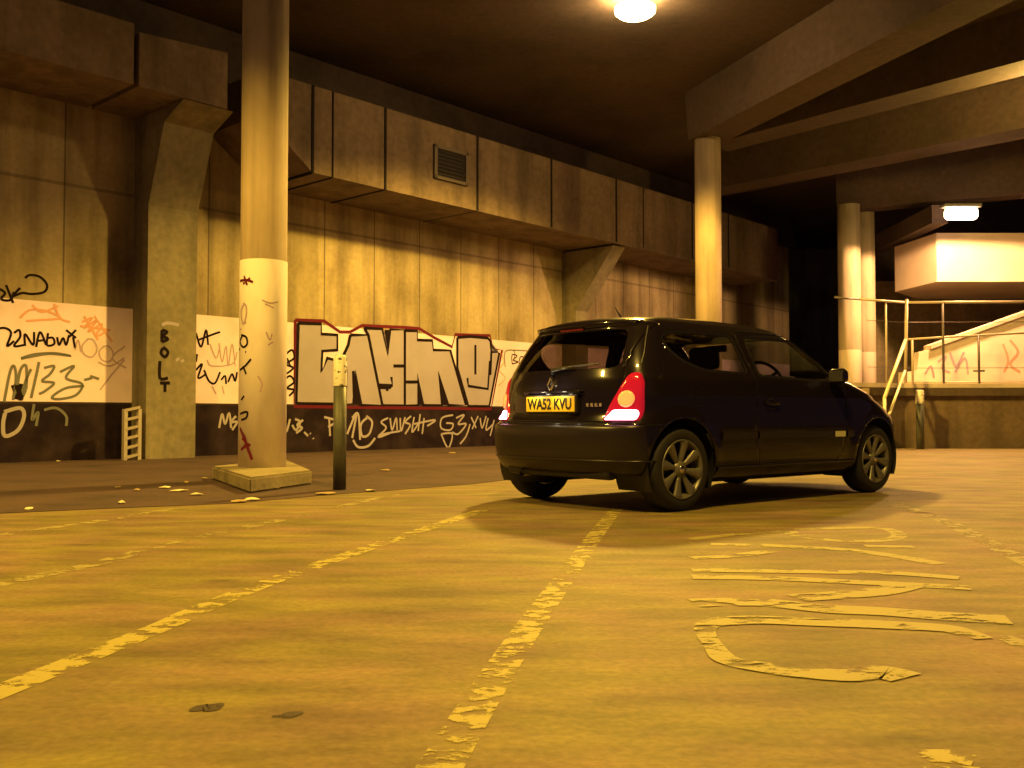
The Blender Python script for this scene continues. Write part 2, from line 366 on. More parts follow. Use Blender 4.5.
# crosshead over the left painted column, running to the wall
cl = depth(262, 40, 9.76)
h0 = np.array([cl[0], cl[1]]); beam(h0+WN[:2]*1.5, h0-WN[:2]*2.1, 1.5, 5.9, 7.05, M['ceil'], ch=.2)

# ------------------------------------------------------------------ duct along the wall
duct = empty('concrete_duct', Vector(W(4, .7, 0)), 'big square concrete duct running high along the graffiti wall with dark panel joints', 'duct')
def wl(u, o, z): return Vector(W(u, o, z))
b = bmesh.new()
prof = [(3.15, 5.3), (4.1, 4.58), (20.2, 4.5), (20.2, 6.0), (3.15, 6.0)]
prism(b, [wl(u, 1.52, z) for u, z in prof], [wl(u, .002, z) for u, z in prof])
do = obj('duct_casing', b, M['duct'])
def adopt(o, parent):
    o.parent = parent; o.matrix_parent_inverse = (Matrix.Translation(parent.location) @ Matrix.Rotation(parent.rotation_euler.z, 4, 'Z')).inverted(); return o
adopt(do, duct)
for k, u in enumerate((4.1, 4.5, 5.62, 7.9, 10.1, 12.38, 13.45, 15.6, 17.4)):
    b = bmesh.new(); w = .045 if k not in (1, 6) else .025
    prism(b, [wl(u-w/2, 1.535, 4.565), wl(u+w/2, 1.535, 4.565), wl(u+w/2, 1.535, 6.0), wl(u-w/2, 1.535, 6.0)], [wl(u-w/2, 1.50, 4.6), wl(u+w/2, 1.50, 4.6), wl(u+w/2, 1.50, 6.0), wl(u-w/2, 1.50, 6.0)])
    prism(b, [wl(u-w/2, 1.5, 4.56), wl(u+w/2, 1.5, 4.56), wl(u+w/2, 0, 4.56), wl(u-w/2, 0, 4.56)], [wl(u-w/2, 1.5, 4.6), wl(u+w/2, 1.5, 4.6), wl(u+w/2, 0, 4.6), wl(u-w/2, 0, 4.6)])
    adopt(obj('panel_joint', b, M['dark']), duct)
# grille in the duct
gu0, gz0 = wall_uz(433, 178, 1.52); gu1, gz1 = wall_uz(467, 150, 1.52)
gu0, gz1b = wall_uz(433, 144, 1.52); _, gz0b = wall_uz(466, 184, 1.52)
z0, z1 = gz0, gz1b
b = bmesh.new()
for (ua, ub, za, zb) in ((gu0, gu0+.07, z0, z1), (gu1-.07, gu1, z0, z1), (gu0, gu1, z0, z0+.06), (gu0, gu1, z1-.06, z1)):
    prism(b, [wl(ua, 1.57, za), wl(ub, 1.57, za), wl(ub, 1.57, zb), wl(ua, 1.57, zb)], [wl(ua, 1.5, za), wl(ub, 1.5, za), wl(ub, 1.5, zb), wl(ua, 1.5, zb)])
vf = adopt(obj('vent_frame', b, M['mesh']), duct)
b = bmesh.new()
prism(b, [wl(gu0, 1.528, z0), wl(gu1, 1.528, z0), wl(gu1, 1.528, z1), wl(gu0, 1.528, z1)], [wl(gu0, 1.5, z0), wl(gu1, 1.5, z0), wl(gu1, 1.5, z1), wl(gu0, 1.5, z1)])
for i in range(7):
    z = z0+.1+i*(z1-z0-.2)/6
    prism(b, [wl(gu0, 1.56, z-.02), wl(gu1, 1.56, z-.02), wl(gu1, 1.56, z-.01), wl(gu0, 1.56, z-.01)], [wl(gu0, 1.52, z+.02), wl(gu1, 1.52, z+.02), wl(gu1, 1.52, z+.03), wl(gu0, 1.52, z+.03)])
adopt(obj('vent_grille', b, plain('vent_dark', (.03, .022, .025), .7)), duct)
b = bmesh.new(); prism(b, [wl(-9, o, z) for o, z in ((.002, 6.12), (.3, 6.12), (.3, 7.0), (.002, 7.0))], [wl(23.9, o, z) for o, z in ((.002, 6.12), (.3, 6.12), (.3, 7.0), (.002, 7.0))])  # dark box added over the upper wall, shade put into its colour
tag(obj('shade_strip', b, M['ceil']), 'added dark strip standing for the shade on the wall above the duct', kind='structure')
# higher section of the duct at the left
for (ua, ub, lab) in ((-6, 1.12, 'raised length of square concrete duct at the far left above the wall'), (1.2, 2.57, 'short raised duct length carried on the left pier bracket')):
    b = bmesh.new(); pr = [(ua, 5.245), (ub, 5.25), (ub, 6.1), (ua, 6.0)]
    prism(b, [wl(u, 1.5, z) for u, z in pr], [wl(u, .002, z) for u, z in pr])
    tag(obj('concrete_duct', b, M['duct']), lab, 'duct')

# ------------------------------------------------------------------ piers
def pier(u0, u1, prof, label, mat):
    b = bmesh.new(); c = wl((u0+u1)/2, 0, 0)
    prism(b, [wl(u0, o, z)-c for o, z in prof], [wl(u1, o, z)-c for o, z in prof])
    r = empty('wall_pier', c, label, 'pier'); obj('shaft', b, mat, r); return r
p1 = pier(1.88, 2.69, [(.002, 0), (.46, 0), (.46, 3.85), (.92, 5.02), (1.48, 5.24), (.002, 5.24)], 'left concrete wall pier with black vertical lettering and a flared bracket head', M['pier'])
p2 = pier(12.3, 12.75, [(.002, 0), (.42, 0), (.42, 3.1), (1.5, 4.49), (.002, 4.49)], 'concrete pier behind the car whose bracket carries the square duct', M['pier'])
# vertical lettering B O L T on the left pier front
def onface(name, mat, lines, width, o, root, label=None):
    bm = bmesh.new()
    for ln in lines:
        pp = [Vector(wallpt(x, y, o+.004))-root.location for x, y in ln]
        ribbon(bm, spline(pp, 4), width, tuple(WN))
    return obj(name, bm, mat, root, 'keep', label=label)
onface('graffiti_lettering', M['gblack'], [[(162,330),(162,342)], [(162,330),(167,332),(163,336),(168,339),(162,342)], [(163,348),(161,353),(165,357),(168,352),(163,347)], [(160,361),(160,378),(168,378)], [(160,383),(170,383)], [(165,383),(165,392)]], .05, .46, p1, 'black letters BOLT reading downwards')
onface('graffiti_tag', M['gwhite'], [[(162,325),(168,323),(179,325)]], .05, .46, p1, 'pale smear above the letters')
onface('graffiti_tag', M['gwhite'], [[(176,361),(179,358)], [(181,362),(184,360)]], .04, .46, p1, 'small pale marks')
# slotted metal rack standing against the left pier
u0, _ = wall_uz(124, 460, .5); u1, _ = wall_uz(138, 460, .5)
c = wl((u0+u1)/2, .5, 0); rk = empty('metal_rack', c, 'narrow upright pale metal rack with slots leaning beside the left pier', 'rack')
hw = (u1-u0)/2; zt = wall_uz(130, 409, .5)[1]
for s in (-1, 1):
    b = bmesh.new(); prism(b, [wl((u0+u1)/2+s*hw+du, .55, z)-c for du, z in ((-.025, 0), (.025, 0), (.025, zt), (-.025, zt))], [wl((u0+u1)/2+s*hw+du, .47, z)-c for du, z in ((-.025, 0), (.025, 0), (.025, zt), (-.025, zt))])
    obj('upright', b, M['mesh'] if 0 else plain('rack_paint', (.42, .36, .31), .6), rk)
for i in range(6):
    z = .02+i*(zt-.06)/5; b = bmesh.new()
    prism(b, [wl(u0, .555, z)-c, wl(u1, .555, z+.05)-c, wl(u1, .555, z+.085)-c, wl(u0, .555, z+.035)-c], [wl(u0, .475, z)-c, wl(u1, .475, z+.05)-c, wl(u1, .475, z+.085)-c, wl(u0, .475, z+.035)-c])
    obj('rung', b, plain('rack_paint', (.38, .32, .28), .6), rk)

# ------------------------------------------------------------------ columns
def col_mat(name, band, c=(.37, .275, .185), white=(.95, .83, .78)):
    m, nt, b = newmat(name); n = NB(nt); xyz = n.sep(n.mapping((1, 1, 1)))
    big = n.noise(1.6, n.mapping((1, 1, .5)), 6); st = n.noise(7, n.mapping((1, 1, .05)), 4)
    cc = n.ramp(big, [(.3, tuple(v*.7 for v in c)), (.7, tuple(v*1.25 for v in c))])
    cc = n.mix(cc, n.ramp(st, [(.35, .6), (.6, 1.0)]), .7, 'MULTIPLY')
    wh = n.mix(white, tuple(v*.72 for v in white), n.ramp(n.noise(3, n.mapping((1, 1, .4)), 6), [(.45, 0.0), (.7, .9)]))
    cc = n.mix(cc, wh, n.math('LESS_THAN', xyz[2], band))
    nt.links.new(cc, b.inputs['Base Color']); b.inputs['Roughness'].default_value = .8; return m
def column(x, y, r, z0, z1, mat, label, rim=None):
    root = empty('concrete_column', (x, y, 0), label, 'column')
    b = bmesh.new()
    pr = [(r, z0), (r, z1)] if rim is None else [(r*1.02, z0), (r*1.02, rim), (r, rim+.01), (r, z1)]
    lathe(b, pr, 56, cap=True); o = obj('shaft', b, mat, root, True)
    for f in o.data.polygons:
        if len(f.vertices) > 4: f.use_smooth = False
    return root
cb = depth(260.5, 478, 9.76); c1x, c1y = float(cb[0])+.015, float(cb[1])
PL = .14
col1 = column(c1x, c1y, .235, PL, 7.02, col_mat('column_paint_front', 2.245), 'front left round concrete column with a white painted lower half on a square plinth', 2.245)
# plinth (irregular, low)
b = bmesh.new()
pp = [ground(x, y, PL) for x, y in ((212, 466), (250, 477.5), (312, 470), (286, 459))]
pb = [(p[0]*1.0, p[1], 0.0) for p in pp]
prism(b, [Vector(p)-col1.location for p in pp], [Vector(p)-col1.location for p in pb])
bmesh.ops.bevel(b, geom=b.edges[:], offset=.02, segments=2, affect='EDGES')
obj('plinth', b, M['plinth'], col1)
def on_col(lines, mat, width, name='graffiti_tag', label=None):
    bm = bmesh.new(); r = .235*1.02+.004
    for ln in lines:
        pp = []
        for x, y in ln:
            rr = ray(x, y); a = rr[0]**2+rr[1]**2; bb = -2*(rr[0]*c1x+rr[1]*c1y); cc = c1x**2+c1y**2-r*r; disc = bb*bb-4*a*cc
            if disc < 0:
                t = -bb/(2*a)
            else: t = (-bb-math.sqrt(disc))/(2*a)
            p = CC+rr*t; pp.append(Vector((p[0]-c1x, p[1]-c1y, p[2])))
        pp = spline(pp, 5)
        pp = [Vector((p.x, p.y, 0)).normalized()*r+Vector((0, 0, p.z)) for p in pp]
        ribbon(bm, pp, width, lambda p: (p.x, p.y, 0))
    return obj(name, bm, mat, col1, 'keep', label=label)
on_col([[(240,281),(246,280),(253,282)], [(244,276),(247,285)], [(243,284),(250,278)]], M['gred'], .025, label='small red cross mark')
on_col([[(244,304),(241,312),(243,324),(246,316),(246,306),(243,303)], [(240,330),(246,322)]], M['gpurp'], .02, label='violet loop')
on_col([[(242,336),(240,342),(243,347),(247,344),(246,337),(241,335)], [(239,349),(246,352)], [(240,370),(245,366),(251,359)], [(243,366),(246,374)], [(241,400),(244,396)],[(240,414),(247,412),(246,418),(241,420)]], M['gblack'], .022, label='black vertical scrawl')
on_col([[(240,428),(243,436),(249,452)], [(242,438),(250,446)], [(243,434),(246,444),(241,450)], [(247,446),(252,460)]], M['gred'], .03, label='red splash near the foot')
on_col([[(262,300),(270,303),(278,302)], [(265,304),(274,308)], [(266,332),(270,340),(272,334)], [(268,345),(273,342)], [(258,376),(262,384),(260,392)]], M['gpurp'], .014, label='faint thin scribbles')
column(float(c2[0]), 18.5, .253, 0, SOF+.02, col_mat('column_paint_mid', -1, (.36, .27, .20)), 'round concrete column standing behind the car roof')
MC = col_mat('column_paint_far', 2.19, (.5, .42, .30), (.86, .74, .58))
cA = depth(849.5, 300, 22.3); cB = depth(865, 300, 23.1)
column(float(cA[0]), 22.3, .255, 0, 5.62, MC, 'left one of the paired far columns above the car bonnet')
column(float(cB[0]), 23.1, .24, 0, 5.62, MC, 'right one of the paired far columns above the car bonnet')

# ------------------------------------------------------------------ pavement with kerb
kz = .004
edge = [(-420, 548), (-200, 527), (0, 513), (90, 509), (234, 503), (336, 494), (392, 490), (470, 484), (530, 477)]
ep = [ground(x, y, kz) for x, y in edge]
far = [W(13.0, .01, kz), W(-9, .01, kz)]
ptop = [Vector(p) for p in ep]+[Vector(far[0]), Vector(far[1])]
b = bmesh.new(); prism(b, ptop, [Vector((p.x, p.y, -.01)) for p in ptop])
tag(obj('pavement', b, M['pave']), 'dirty dark pavement strip along the foot of the graffiti wall', kind='structure')

# ------------------------------------------------------------------ painted markings on the ground
def mark(name, lines, mat, label, cat='road marking', z=.0015, group=None, sm=True):
    bm = bmesh.new(); k = 0
    for w, ln in lines:
        pp = [Vector(ground(x, y, z)) for x, y in ln]
        if sm: pp = spline(pp, 8)
        ws = w
        ribbon(bm, [p+Vector((0, 0, .0002*k)) for p in pp], ws, (0, 0, 1)); k += 1
    return tag(obj(name, bm, mat, None, 'keep'), label, cat, group)
mark('bay_line', [(.10, [(-60, 714), (0, 691), (160, 627), (200, 609), (280, 578), (391, 540), (440, 524), (482, 510)])], M['line'], 'flaking yellow bay line crossing the left foreground diagonally')
mark('bay_line', [(.092, [(420, 800), (446, 757), (480, 701), (520, 640), (570, 570), (608, 519), (622, 504)])], M['line'], 'flaking yellow bay line running from the bottom edge to the car rear wheel')
mark('bay_line', [(.10, [(-60, 598), (0, 584), (94, 564), (130, 554), (187, 539), (266, 523), (330, 509), (400, 493)])], M['lineold'], 'faint pale bay line reaching from the left edge towards the bollard')
mark('bay_line', [(.10, [(-60, 547), (0, 535), (98, 521), (176, 508)])], M['lineold'], 'faint short bay line nearest the pavement on the left')
mark('bay_line', [(.11, [(885, 500), (915, 511), (947, 522), (985, 541), (1024, 560), (1100, 596)])], M['lineold'], 'worn bay line to the right behind the car front')
mark('painted_lettering', [(.085, [(689,539),(740,534),(790,530),(840,528),(880,528),(898,533),(895,538),(870,541),(830,540),(797,535),(789,531)]),
    (.09, [(711,544),(750,545)]), (.10, [(760,545),(800,547),(850,550),(900,557),(940,564)]), (.09, [(692,558),(730,556),(771,551)]), (.09, [(865,546),(914,547)]),
    (.095, [(692,570),(760,571),(827,572),(890,573),(959,578)]), (.10, [(692,577),(760,578),(801,579.5),(850,582),(895,584),(970,588)]), (.13, [(796,598),(840,595),(880,591.5),(912,584)]),
    (.14, [(694,603),(735,602),(771,603),(827,609),(880,611.5),(940,616),(1009,620)]),
    ([.06, .09, .11, .12, .12, .12, .12, .08, .06, .06, .08, .11, .11, .10], [(985,639),(965,633),(940,628),(875,624.5),(809,622),(760,620),(730,621),(708,625),(706,634),(715,648),(730,661),(782,670),(839,675.5),(865,674)]), (.13, [(862,672),(885,673),(906,678)])],
    M['letter'], 'large worn yellow painted word on the asphalt in front of the car', 'road marking')
mark('paint_patch', [(.075, [(922, 757), (950, 756), (974, 760)]), (.09, [(928, 772), (950, 773), (985, 776)])], M['line'], 'small flaking yellow paint patch at the bottom right')
mark('paint_stroke', [(.07, [(1000, 636), (1012, 640), (1030, 648)])], M['lineold'], 'faint short paint stroke at the right edge')

M['stain'] = worn_paint('oil_stain_dark', (.05, .03, .018), .44, (7, 12))
mark('oil_stain', [([.01, .05, .06, .01], [(190, 711), (201, 708), (211, 707), (223, 703)])], M['stain'], 'small dark stain on the asphalt in the left foreground', 'stain')
mark('oil_stain', [([.01, .035, .04, .01], [(272, 716), (284, 716), (292, 714), (303, 712)])], M['stain'], 'fainter dark stain right of the foreground one', 'stain')
# litter
lit = [(165,487,.16,'paper'),(180,490,.17,'paper'),(196,494,.12,'paper'),(118,487,.07,'leaf'),(137,490,.08,'leaf'),(122,502,.08,'paper'),(29,508,.12,'paper'),(186,482,.06,'leaf'),(205,478,.07,'leaf'),(238,501,.16,'leaf'),(252,499,.18,'paper'),(324,493,.2,'leaf'),(370,490,.12,'paper'),(277,488,.07,'leaf'),(452,453,.2,'leaf'),(386,470,.14,'leaf'),(14,458,.08,'paper'),(58,461,.1,'paper')]
where = ['largest pale scrap by the pavement edge left of the column', 'pale scrap just right of the largest scrap', 'thin pale scrap, rightmost of the three by the column', 'tiny brown leaf left of the scraps', 'brown leaf behind the leftmost scraps', 'pale scrap on the pavement edge below the pier', 'pale scrap at the far left by the kerb', 'small leaf near the pier foot', 'small leaf left of the plinth', 'brown scrap in front of the plinth', 'pale flattened wrapper in front of the plinth', 'brown flattened card left of the bollard foot', 'pale scrap right of the bollard foot', 'small leaf below the plinth corner', 'brown card on the pavement beside the car', 'brown scrap on the pavement behind the bollard', 'tiny pale scrap at the wall foot far left', 'tiny pale scrap at the wall foot left of the rack']
for (x, y, s, k), lb in zip(lit, where):
    zz = kz if y < 503 and not (x > 230 and y > 497) else .0
    p = ground(x, y, zz+.012)
    bm = bmesh.new(); n = 9; ring = []
    for i in range(n):
        a = 2*PI*i/n; rr = .85*s*random.uniform(.35, .62); ring.append((rr*math.cos(a), .75*rr*math.sin(a), random.uniform(0, .012)))
    cen = bm.verts.new((0, 0, random.uniform(.01, .022))); vs = [bm.verts.new(r) for r in ring]
    for i in range(n): bm.faces.new((cen, vs[i], vs[(i+1) % n]))
    o = obj('litter_scrap', bm, M[k], None, False, loc=Vector(p)-Vector((0, 0, .009))); o.rotation_euler.z = random.uniform(0, 6)
    md = o.modifiers.new('t', 'SOLIDIFY'); md.thickness = .004; md.offset = 1
    tag(o, lb, 'litter', 'scraps of litter on the pavement')

# ------------------------------------------------------------------ bollards
def bollard(x, yb, ytop, r, band, label, roll=0):
    p = ground(x, yb); root = empty('bollard', (p[0], p[1], 0), label, 'bollard')
    top = depth(x, ytop, p[1])[2]; bz = depth(x, band, p[1])[2]
    b = bmesh.new(); lathe(b, [(r, 0), (r, bz)], 32, cap=True); obj('post', b, M['bollard'], root, True)
    b = bmesh.new(); lathe(b, [(r+.003, bz), (r+.003, top-.02), (r-.015, top), (0.001, top+.004)], 32); obj('reflective_sleeve', b, M['bwhite'], root, True, label='pale worn sleeve round the top')
    return root
bo = bollard(339.5, 490, 355, .058, 386, 'dark steel bollard with worn white top in front of the silver graffiti')
bollard(920.5, 449, 390, .075, 403.5, 'dark bollard with white top beyond the car front')
# ------------------------------------------------------------------ terrace, fence, stairs, ramp on the right
TZ = 1.215
pts = [depth(806, 420, 18.0), depth(905, 420, 19.2), depth(1250, 420, 18.9)]
front = [(p[0], p[1]) for p in pts]
b = bmesh.new()
poly = front+[(front[-1][0], 30), (front[0][0]+1.4, 30)]
prism(b, [Vector((x, y, 0)) for x, y in poly], [Vector((x, y, TZ-.16)) for x, y in poly])
tag(obj('terrace_wall', b, concrete('terrace_concrete', (.17, .12, .075), .55, True)), 'low concrete retaining wall on the right', kind='structure')
b = bmesh.new()
poly2 = [(x, y-.09) for x, y in front]+poly[3:]
prism(b, [Vector((x, y, TZ-.16)) for x, y in poly2], [Vector((x, y, TZ)) for x, y in poly2])
tag(obj('terrace_coping', b, concrete('coping_concrete', (.10, .07, .045), .6, False)), 'slab edge on the retaining wall', kind='structure')
b = bmesh.new()
prism(b, [Vector((x, y, TZ)) for x, y in front]+[Vector((x, y+.12, TZ)) for x, y in front[::-1]], [Vector((x, y, TZ+.09)) for x, y in front]+[Vector((x, y+.12, TZ+.09)) for x, y in front[::-1]])
tag(obj('terrace_kerb', b, plain('kerb_paint', (.62, .52, .42), .7, noise=.2, nscale=3)), 'pale kerb along the terrace edge', kind='structure')

fence = empty('railing_fence', (front[1][0], front[1][1], 0), 'tall pale tubular railing along the terrace edge behind the car front', 'railing')
def rail_on(parent, name, pts, r, mat, label=None):
    b = bmesh.new(); tube(b, [Vector(p)-parent.location for p in pts], r, 10); return obj(name, b, mat, parent, True, label=label)
FY = .06
def fp(x, y, Y=None):
    if Y is None:
        if x < 905: t = (x-806)/(905-806); Y = 18.0*(1-t)+19.2*t
        else: Y = 19.2-.3*(x-905)/345
    return Vector(depth(x, y, Y+FY))
zt = fp(907, 302.5).z
def at(x, z):   # point above the terrace edge at pixel column x and height z
    p = fp(x, 400); return Vector((p.x, p.y, z))
rail_on(fence, 'top_rail', [at(836, zt), at(861, zt)], .02, M['mesh']); rail_on(fence, 'top_rail', [at(861, zt), at(907, zt)], .024, M['rail'])  # left stretch of the same rail: dimmer light put into a darker colour
rail_on(fence, 'top_rail', [at(907, zt), at(1060, zt)], .026, M['rail'])
for z in (2.55, 1.62): rail_on(fence, 'wire_rail', [at(868, z), at(905, z), at(1060, z)], .006, M['mesh'])
rail_on(fence, 'middle_rail', [at(906, 2.2), at(950, 2.25), at(1060, 2.36)], .022, M['rail'])
for x, mm in ((887, M['rail']),): rail_on(fence, 'post', [at(x, TZ+.05), at(x, zt-.03)], .02, mm)
rail_on(fence, 'post', [at(905.5, TZ+.05), at(908, zt+.06)], .032, M['rail'])
rail_on(fence, 'post', [at(913, TZ+.05), at(913, 2.2)], .022, M['rail'])
for x, t in ((944, zt), (979.5, 2.3)): rail_on(fence, 'post', [at(x, TZ+.05), at(x, t)], .024, M['mesh'])
rail_on(fence, 'bottom_rail', [at(906, 1.33), at(1060, 1.34)], .016, M['rail'])
rail_on(fence, 'cross_bracket', [at(974, 1.56), at(985, 1.56)], .02, M['mesh'])

# stairs with handrail, coming down to the car park beside the fence
sx1 = float(depth(905, 420, 19.1)[0]); st = empty('staircase', (sx1-.7, 18.4, 0), 'short concrete steps with a sloping pale handrail below the terrace corner', 'stairs')
def tfront(x):
    (xa, ya), (xb, yb) = front[0], front[1]
    return ya+(yb-ya)*(x-xa)/(xb-xa)
XL, XR = 6.0, 6.98
n = 5; zst = [TZ*(n-i)/n - .02 for i in range(n)]
def sp(x):
    y0 = tfront(x)-.012; y1 = 18.55; pr = [(y0, 0), (y0, zst[0])]
    for i in range(n):
        y = y1-.27*i; pr.append((y, zst[i]))
        if i < n-1: pr.append((y, zst[i+1]))
    return pr+[(y1-.27*(n-1), 0)]
b = bmesh.new(); org = st.location
prism(b, [Vector((XL, y, z))-org for y, z in sp(XL)], [Vector((XR, y, z))-org for y, z in sp(XR)])
obj('steps', b, concrete('step_concrete', (.36, .27, .16), .6, False, scale=2), st)
T1 = Vector(depth(905.5, 340, 19.0)); B1 = Vector(depth(884.5, 398, 17.5)); T2 = Vector(depth(905, 371, 19.0)); B2 = Vector(depth(889.5, 414, 17.5))
rail_on(st, 'upper_rail', [T1, B1], .034, M['railw'])
rail_on(st, 'lower_rail', [T2, B2], .026, M['railw'])
rail_on(st, 'rail_post', [Vector((B1.x, B1.y, 0)), B1], .03, M['railw']); 

# ramp parapet, painted, with graffiti
RY = 20.6
rp = [(903, 392), (903, 372), (917, 371), (919, 352), (929, 350), (931, 347), (1024, 313.5), (1120, 280), (1120, 392)]
b = bmesh.new(); q = [Vector(depth(x, y, RY)) for x, y in rp]
for v in q:
    if v.z < TZ+.2: v.z = TZ
prism(b, q, [v+Vector((0, .25, 0)) for v in q])
ramp = tag(obj('ramp_parapet', b, plain('ramp_paint', (.80, .68, .55), .7, noise=.18, nscale=1.3)), 'sloping pale painted parapet of the ramp', kind='structure')
b = bmesh.new(); q2 = [Vector(depth(x, y, RY-.06)) for x, y in ((931, 349), (931, 345), (1120, 277.5), (1120, 281.5))]
prism(b, q2, [v+Vector((0, .37, 0)) for v in q2])
tag(obj('ramp_coping', b, plain('ramp_cap', (.62, .50, .38), .7)), 'coping of the ramp parapet', kind='structure')
def on_ramp(lines, mat, width, label):
    bm = bmesh.new()
    for ln in lines: ribbon(bm, spline([Vector(depth(x, y, RY-.004)) for x, y in ln], 4), width, (0, -1, 0))
    o = obj('graffiti_tag', bm, mat, ramp, 'keep', label=label)
on_ramp([[(938,362),(946,356),(942,368),(950,372)], [(950,352),(956,366),(964,352)], [(955,372),(965,358),(968,374)], [(925,374),(931,366),(934,378)]], M['gpurp'], .045, 'faint violet scrawl on the ramp parapet')
on_ramp([[(1003,344),(1008,360),(1004,372)], [(1010,340),(1018,352),(1010,364),(1020,372)]], M['gpink'], .05, 'faint reddish scrawl further up the ramp')
# walls behind the ramp, upper parapet
b = bmesh.new(); A = depth(873, 300, 25.0); box(b, A[0], 30, 25.0, 25.3, 0, 4.2)
tag(obj('wall_right', b, concrete('rear_concrete', (.30, .24, .13), .6)), 'grey concrete wall behind the ramp', kind='structure')
b = bmesh.new()
q = [depth(895, 284, 23.4), depth(937, 281.5, 21.6), depth(1300, 281.5, 21.6)]
zb = float(q[1][2]); ztp = float(depth(937, 233, 21.6)[2])
pl = [(p[0], p[1]) for p in q]+[(q[2][0], 24.9), (q[0][0]+1.2, 24.9)]
prism(b, [Vector((x, y, zb)) for x, y in pl], [Vector((x, y, ztp)) for x, y in pl])
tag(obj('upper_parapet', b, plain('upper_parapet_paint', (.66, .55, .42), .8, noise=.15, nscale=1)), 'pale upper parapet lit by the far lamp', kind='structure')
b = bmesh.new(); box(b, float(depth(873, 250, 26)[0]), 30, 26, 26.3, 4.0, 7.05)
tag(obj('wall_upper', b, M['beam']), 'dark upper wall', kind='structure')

# ------------------------------------------------------------------ lamps
def lamp(loc, label, power, glow, r=.2, spot=165, blend=.25, size=.16, long=False, tone=SOD, drop=0.0):
    root = empty('ceiling_lamp', loc, label, 'lamp', group=None)
    b = bmesh.new()
    if long: box(b, -.40, .40, -.12, .12, .0, .07, .02)
    else: lathe(b, [(.02, .12), (.1, .12), (.13, .09), (.15, .02), (.15, 0), (.02, 0)], 32)
    obj('housing', b, M['lampbody'], root, not long)
    if drop:
        b = bmesh.new(); tube(b, [(0, 0, .12), (0, 0, .12+drop)], .025, 10); obj('hanger_rod', b, M['lampbody'], root, True)
    b = bmesh.new()
    if long: box(b, -.34, .34, -.11, .11, -.26, -.002, .09, seg=4)
    else: lathe(b, [(.15, .02), (r*.8, .015), (r, -.02), (r*.98, -.07), (r*.8, -.12), (r*.45, -.155), (.005, -.165)], 32)
    obj('diffuser', b, glow, root, True)
    L = bpy.data.lights.new('lamp_light', 'SPOT' if spot else 'POINT'); L.energy = power; L.color = tone
    if spot: L.spot_size = math.radians(spot); L.spot_blend = blend
    L.shadow_soft_size = size
    o = bpy.data.objects.new('lamp_light', L); COL.objects.link(o); o.parent = root; o.location = (0, 0, -.32)
    return root
LP = depth(635, 4, 14.2)
lamp((float(LP[0]), 14.2, 6.84), 'round bright lamp on the deck ceiling above the wall side of the car', 5000, plain('lamp_glow_strong', (.9, .8, .6), .4, emit=(1, .64, .20), es=230), .31, spot=147, drop=.03, blend=.3)
L2 = depth(961, 210, 19.9)
lamp(tuple(L2+np.array([0, 0, .05])), 'pale bright lamp under the beam beyond the paired columns', 2600, M['lampwhite'], long=True, spot=177, blend=.06, tone=(1, .52, .2))
L3 = depth(1048, 90, 15.5)
lamp((float(L3[0]), 15.5, float(L3[2])), 'ceiling lamp just outside the right edge', 420, M['lampglow'], .3, spot=0, drop=.95)
lamp((-6.3, 4.9, 6.84), 'ceiling lamp of the near left bay, away from the painted column', 3000, M['lampglow'], spot=140)
lamp((.6, 3.2, 6.84), 'ceiling lamp of the near bay above the viewpoint', 2300, M['lampglow'], spot=146)
lamp((9.5, 5.5, 6.84), 'ceiling lamp of the near right bay', 250, M['lampglow'], spot=146)

# ------------------------------------------------------------------ world
wd = bpy.data.worlds.new('night'); bpy.context.scene.world = wd; wd.use_nodes = True
bg = wd.node_tree.nodes['Background']; bg.inputs[0].default_value = (.50, .32, .62, 1); bg.inputs[1].default_value = .08

# ------------------------------------------------------------------ the car (x forward from the rear axle, y to its left, z up)
PAINT = plain('black_car_paint', (.010, .007, .012), .22, coat=.6); PAINT.node_tree.nodes['Principled BSDF'].inputs['Coat Roughness'].default_value = .04; PAINT.node_tree.nodes['Principled BSDF'].inputs['Specular IOR Level'].default_value = .08
BPLAST = plain('dark_bumper_plastic', (.012, .008, .010), .34)
TRIMB = plain('black_trim', (.008, .007, .009), .5)
RUB = plain('tyre_rubber', (.016, .014, .016), .75)
ALLOY = plain('alloy_wheel_paint', (.20, .19, .165), .42, .5)
CHROME = plain('chrome', (.75, .72, .68), .2, 1.0)
CLOTH = plain('seat_cloth', (.018, .015, .018), .9)
def glass_mat(name, tint, mixv, rough=.02):
    m = bpy.data.materials.new(name); m.use_nodes = True; nt = m.node_tree; nt.nodes.remove(nt.nodes['Principled BSDF'])
    out = nt.nodes['Material Output']; tr = nt.nodes.new('ShaderNodeBsdfTransparent'); setc(tr.inputs[0], tint)
    gl = nt.nodes.new('ShaderNodeBsdfGlossy'); gl.inputs['Roughness'].default_value = rough; setc(gl.inputs['Color'], (.9, .9, .9))
    lw = nt.nodes.new('ShaderNodeLayerWeight'); pw = nt.nodes.new('ShaderNodeMath'); pw.operation = 'POWER'; pw.inputs[1].default_value = 4.5; nt.links.new(lw.outputs['Facing'], pw.inputs[0])
    fr = nt.nodes.new('ShaderNodeMath'); fr.operation = 'MULTIPLY_ADD'; fr.inputs[1].default_value = .9; fr.inputs[2].default_value = .05; nt.links.new(pw.outputs[0], fr.inputs[0])
    mx = nt.nodes.new('ShaderNodeMixShader'); nt.links.new(fr.outputs[0], mx.inputs[0]); nt.links.new(tr.outputs[0], mx.inputs[1]); nt.links.new(gl.outputs[0], mx.inputs[2])
    nt.links.new(mx.outputs[0], out.inputs[0]); return m
GLASS = glass_mat('tinted_window_glass', (.62, .60, .60), .1)
RGLASS = glass_mat('rear_window_glass', (.22, .18, .19), .1)

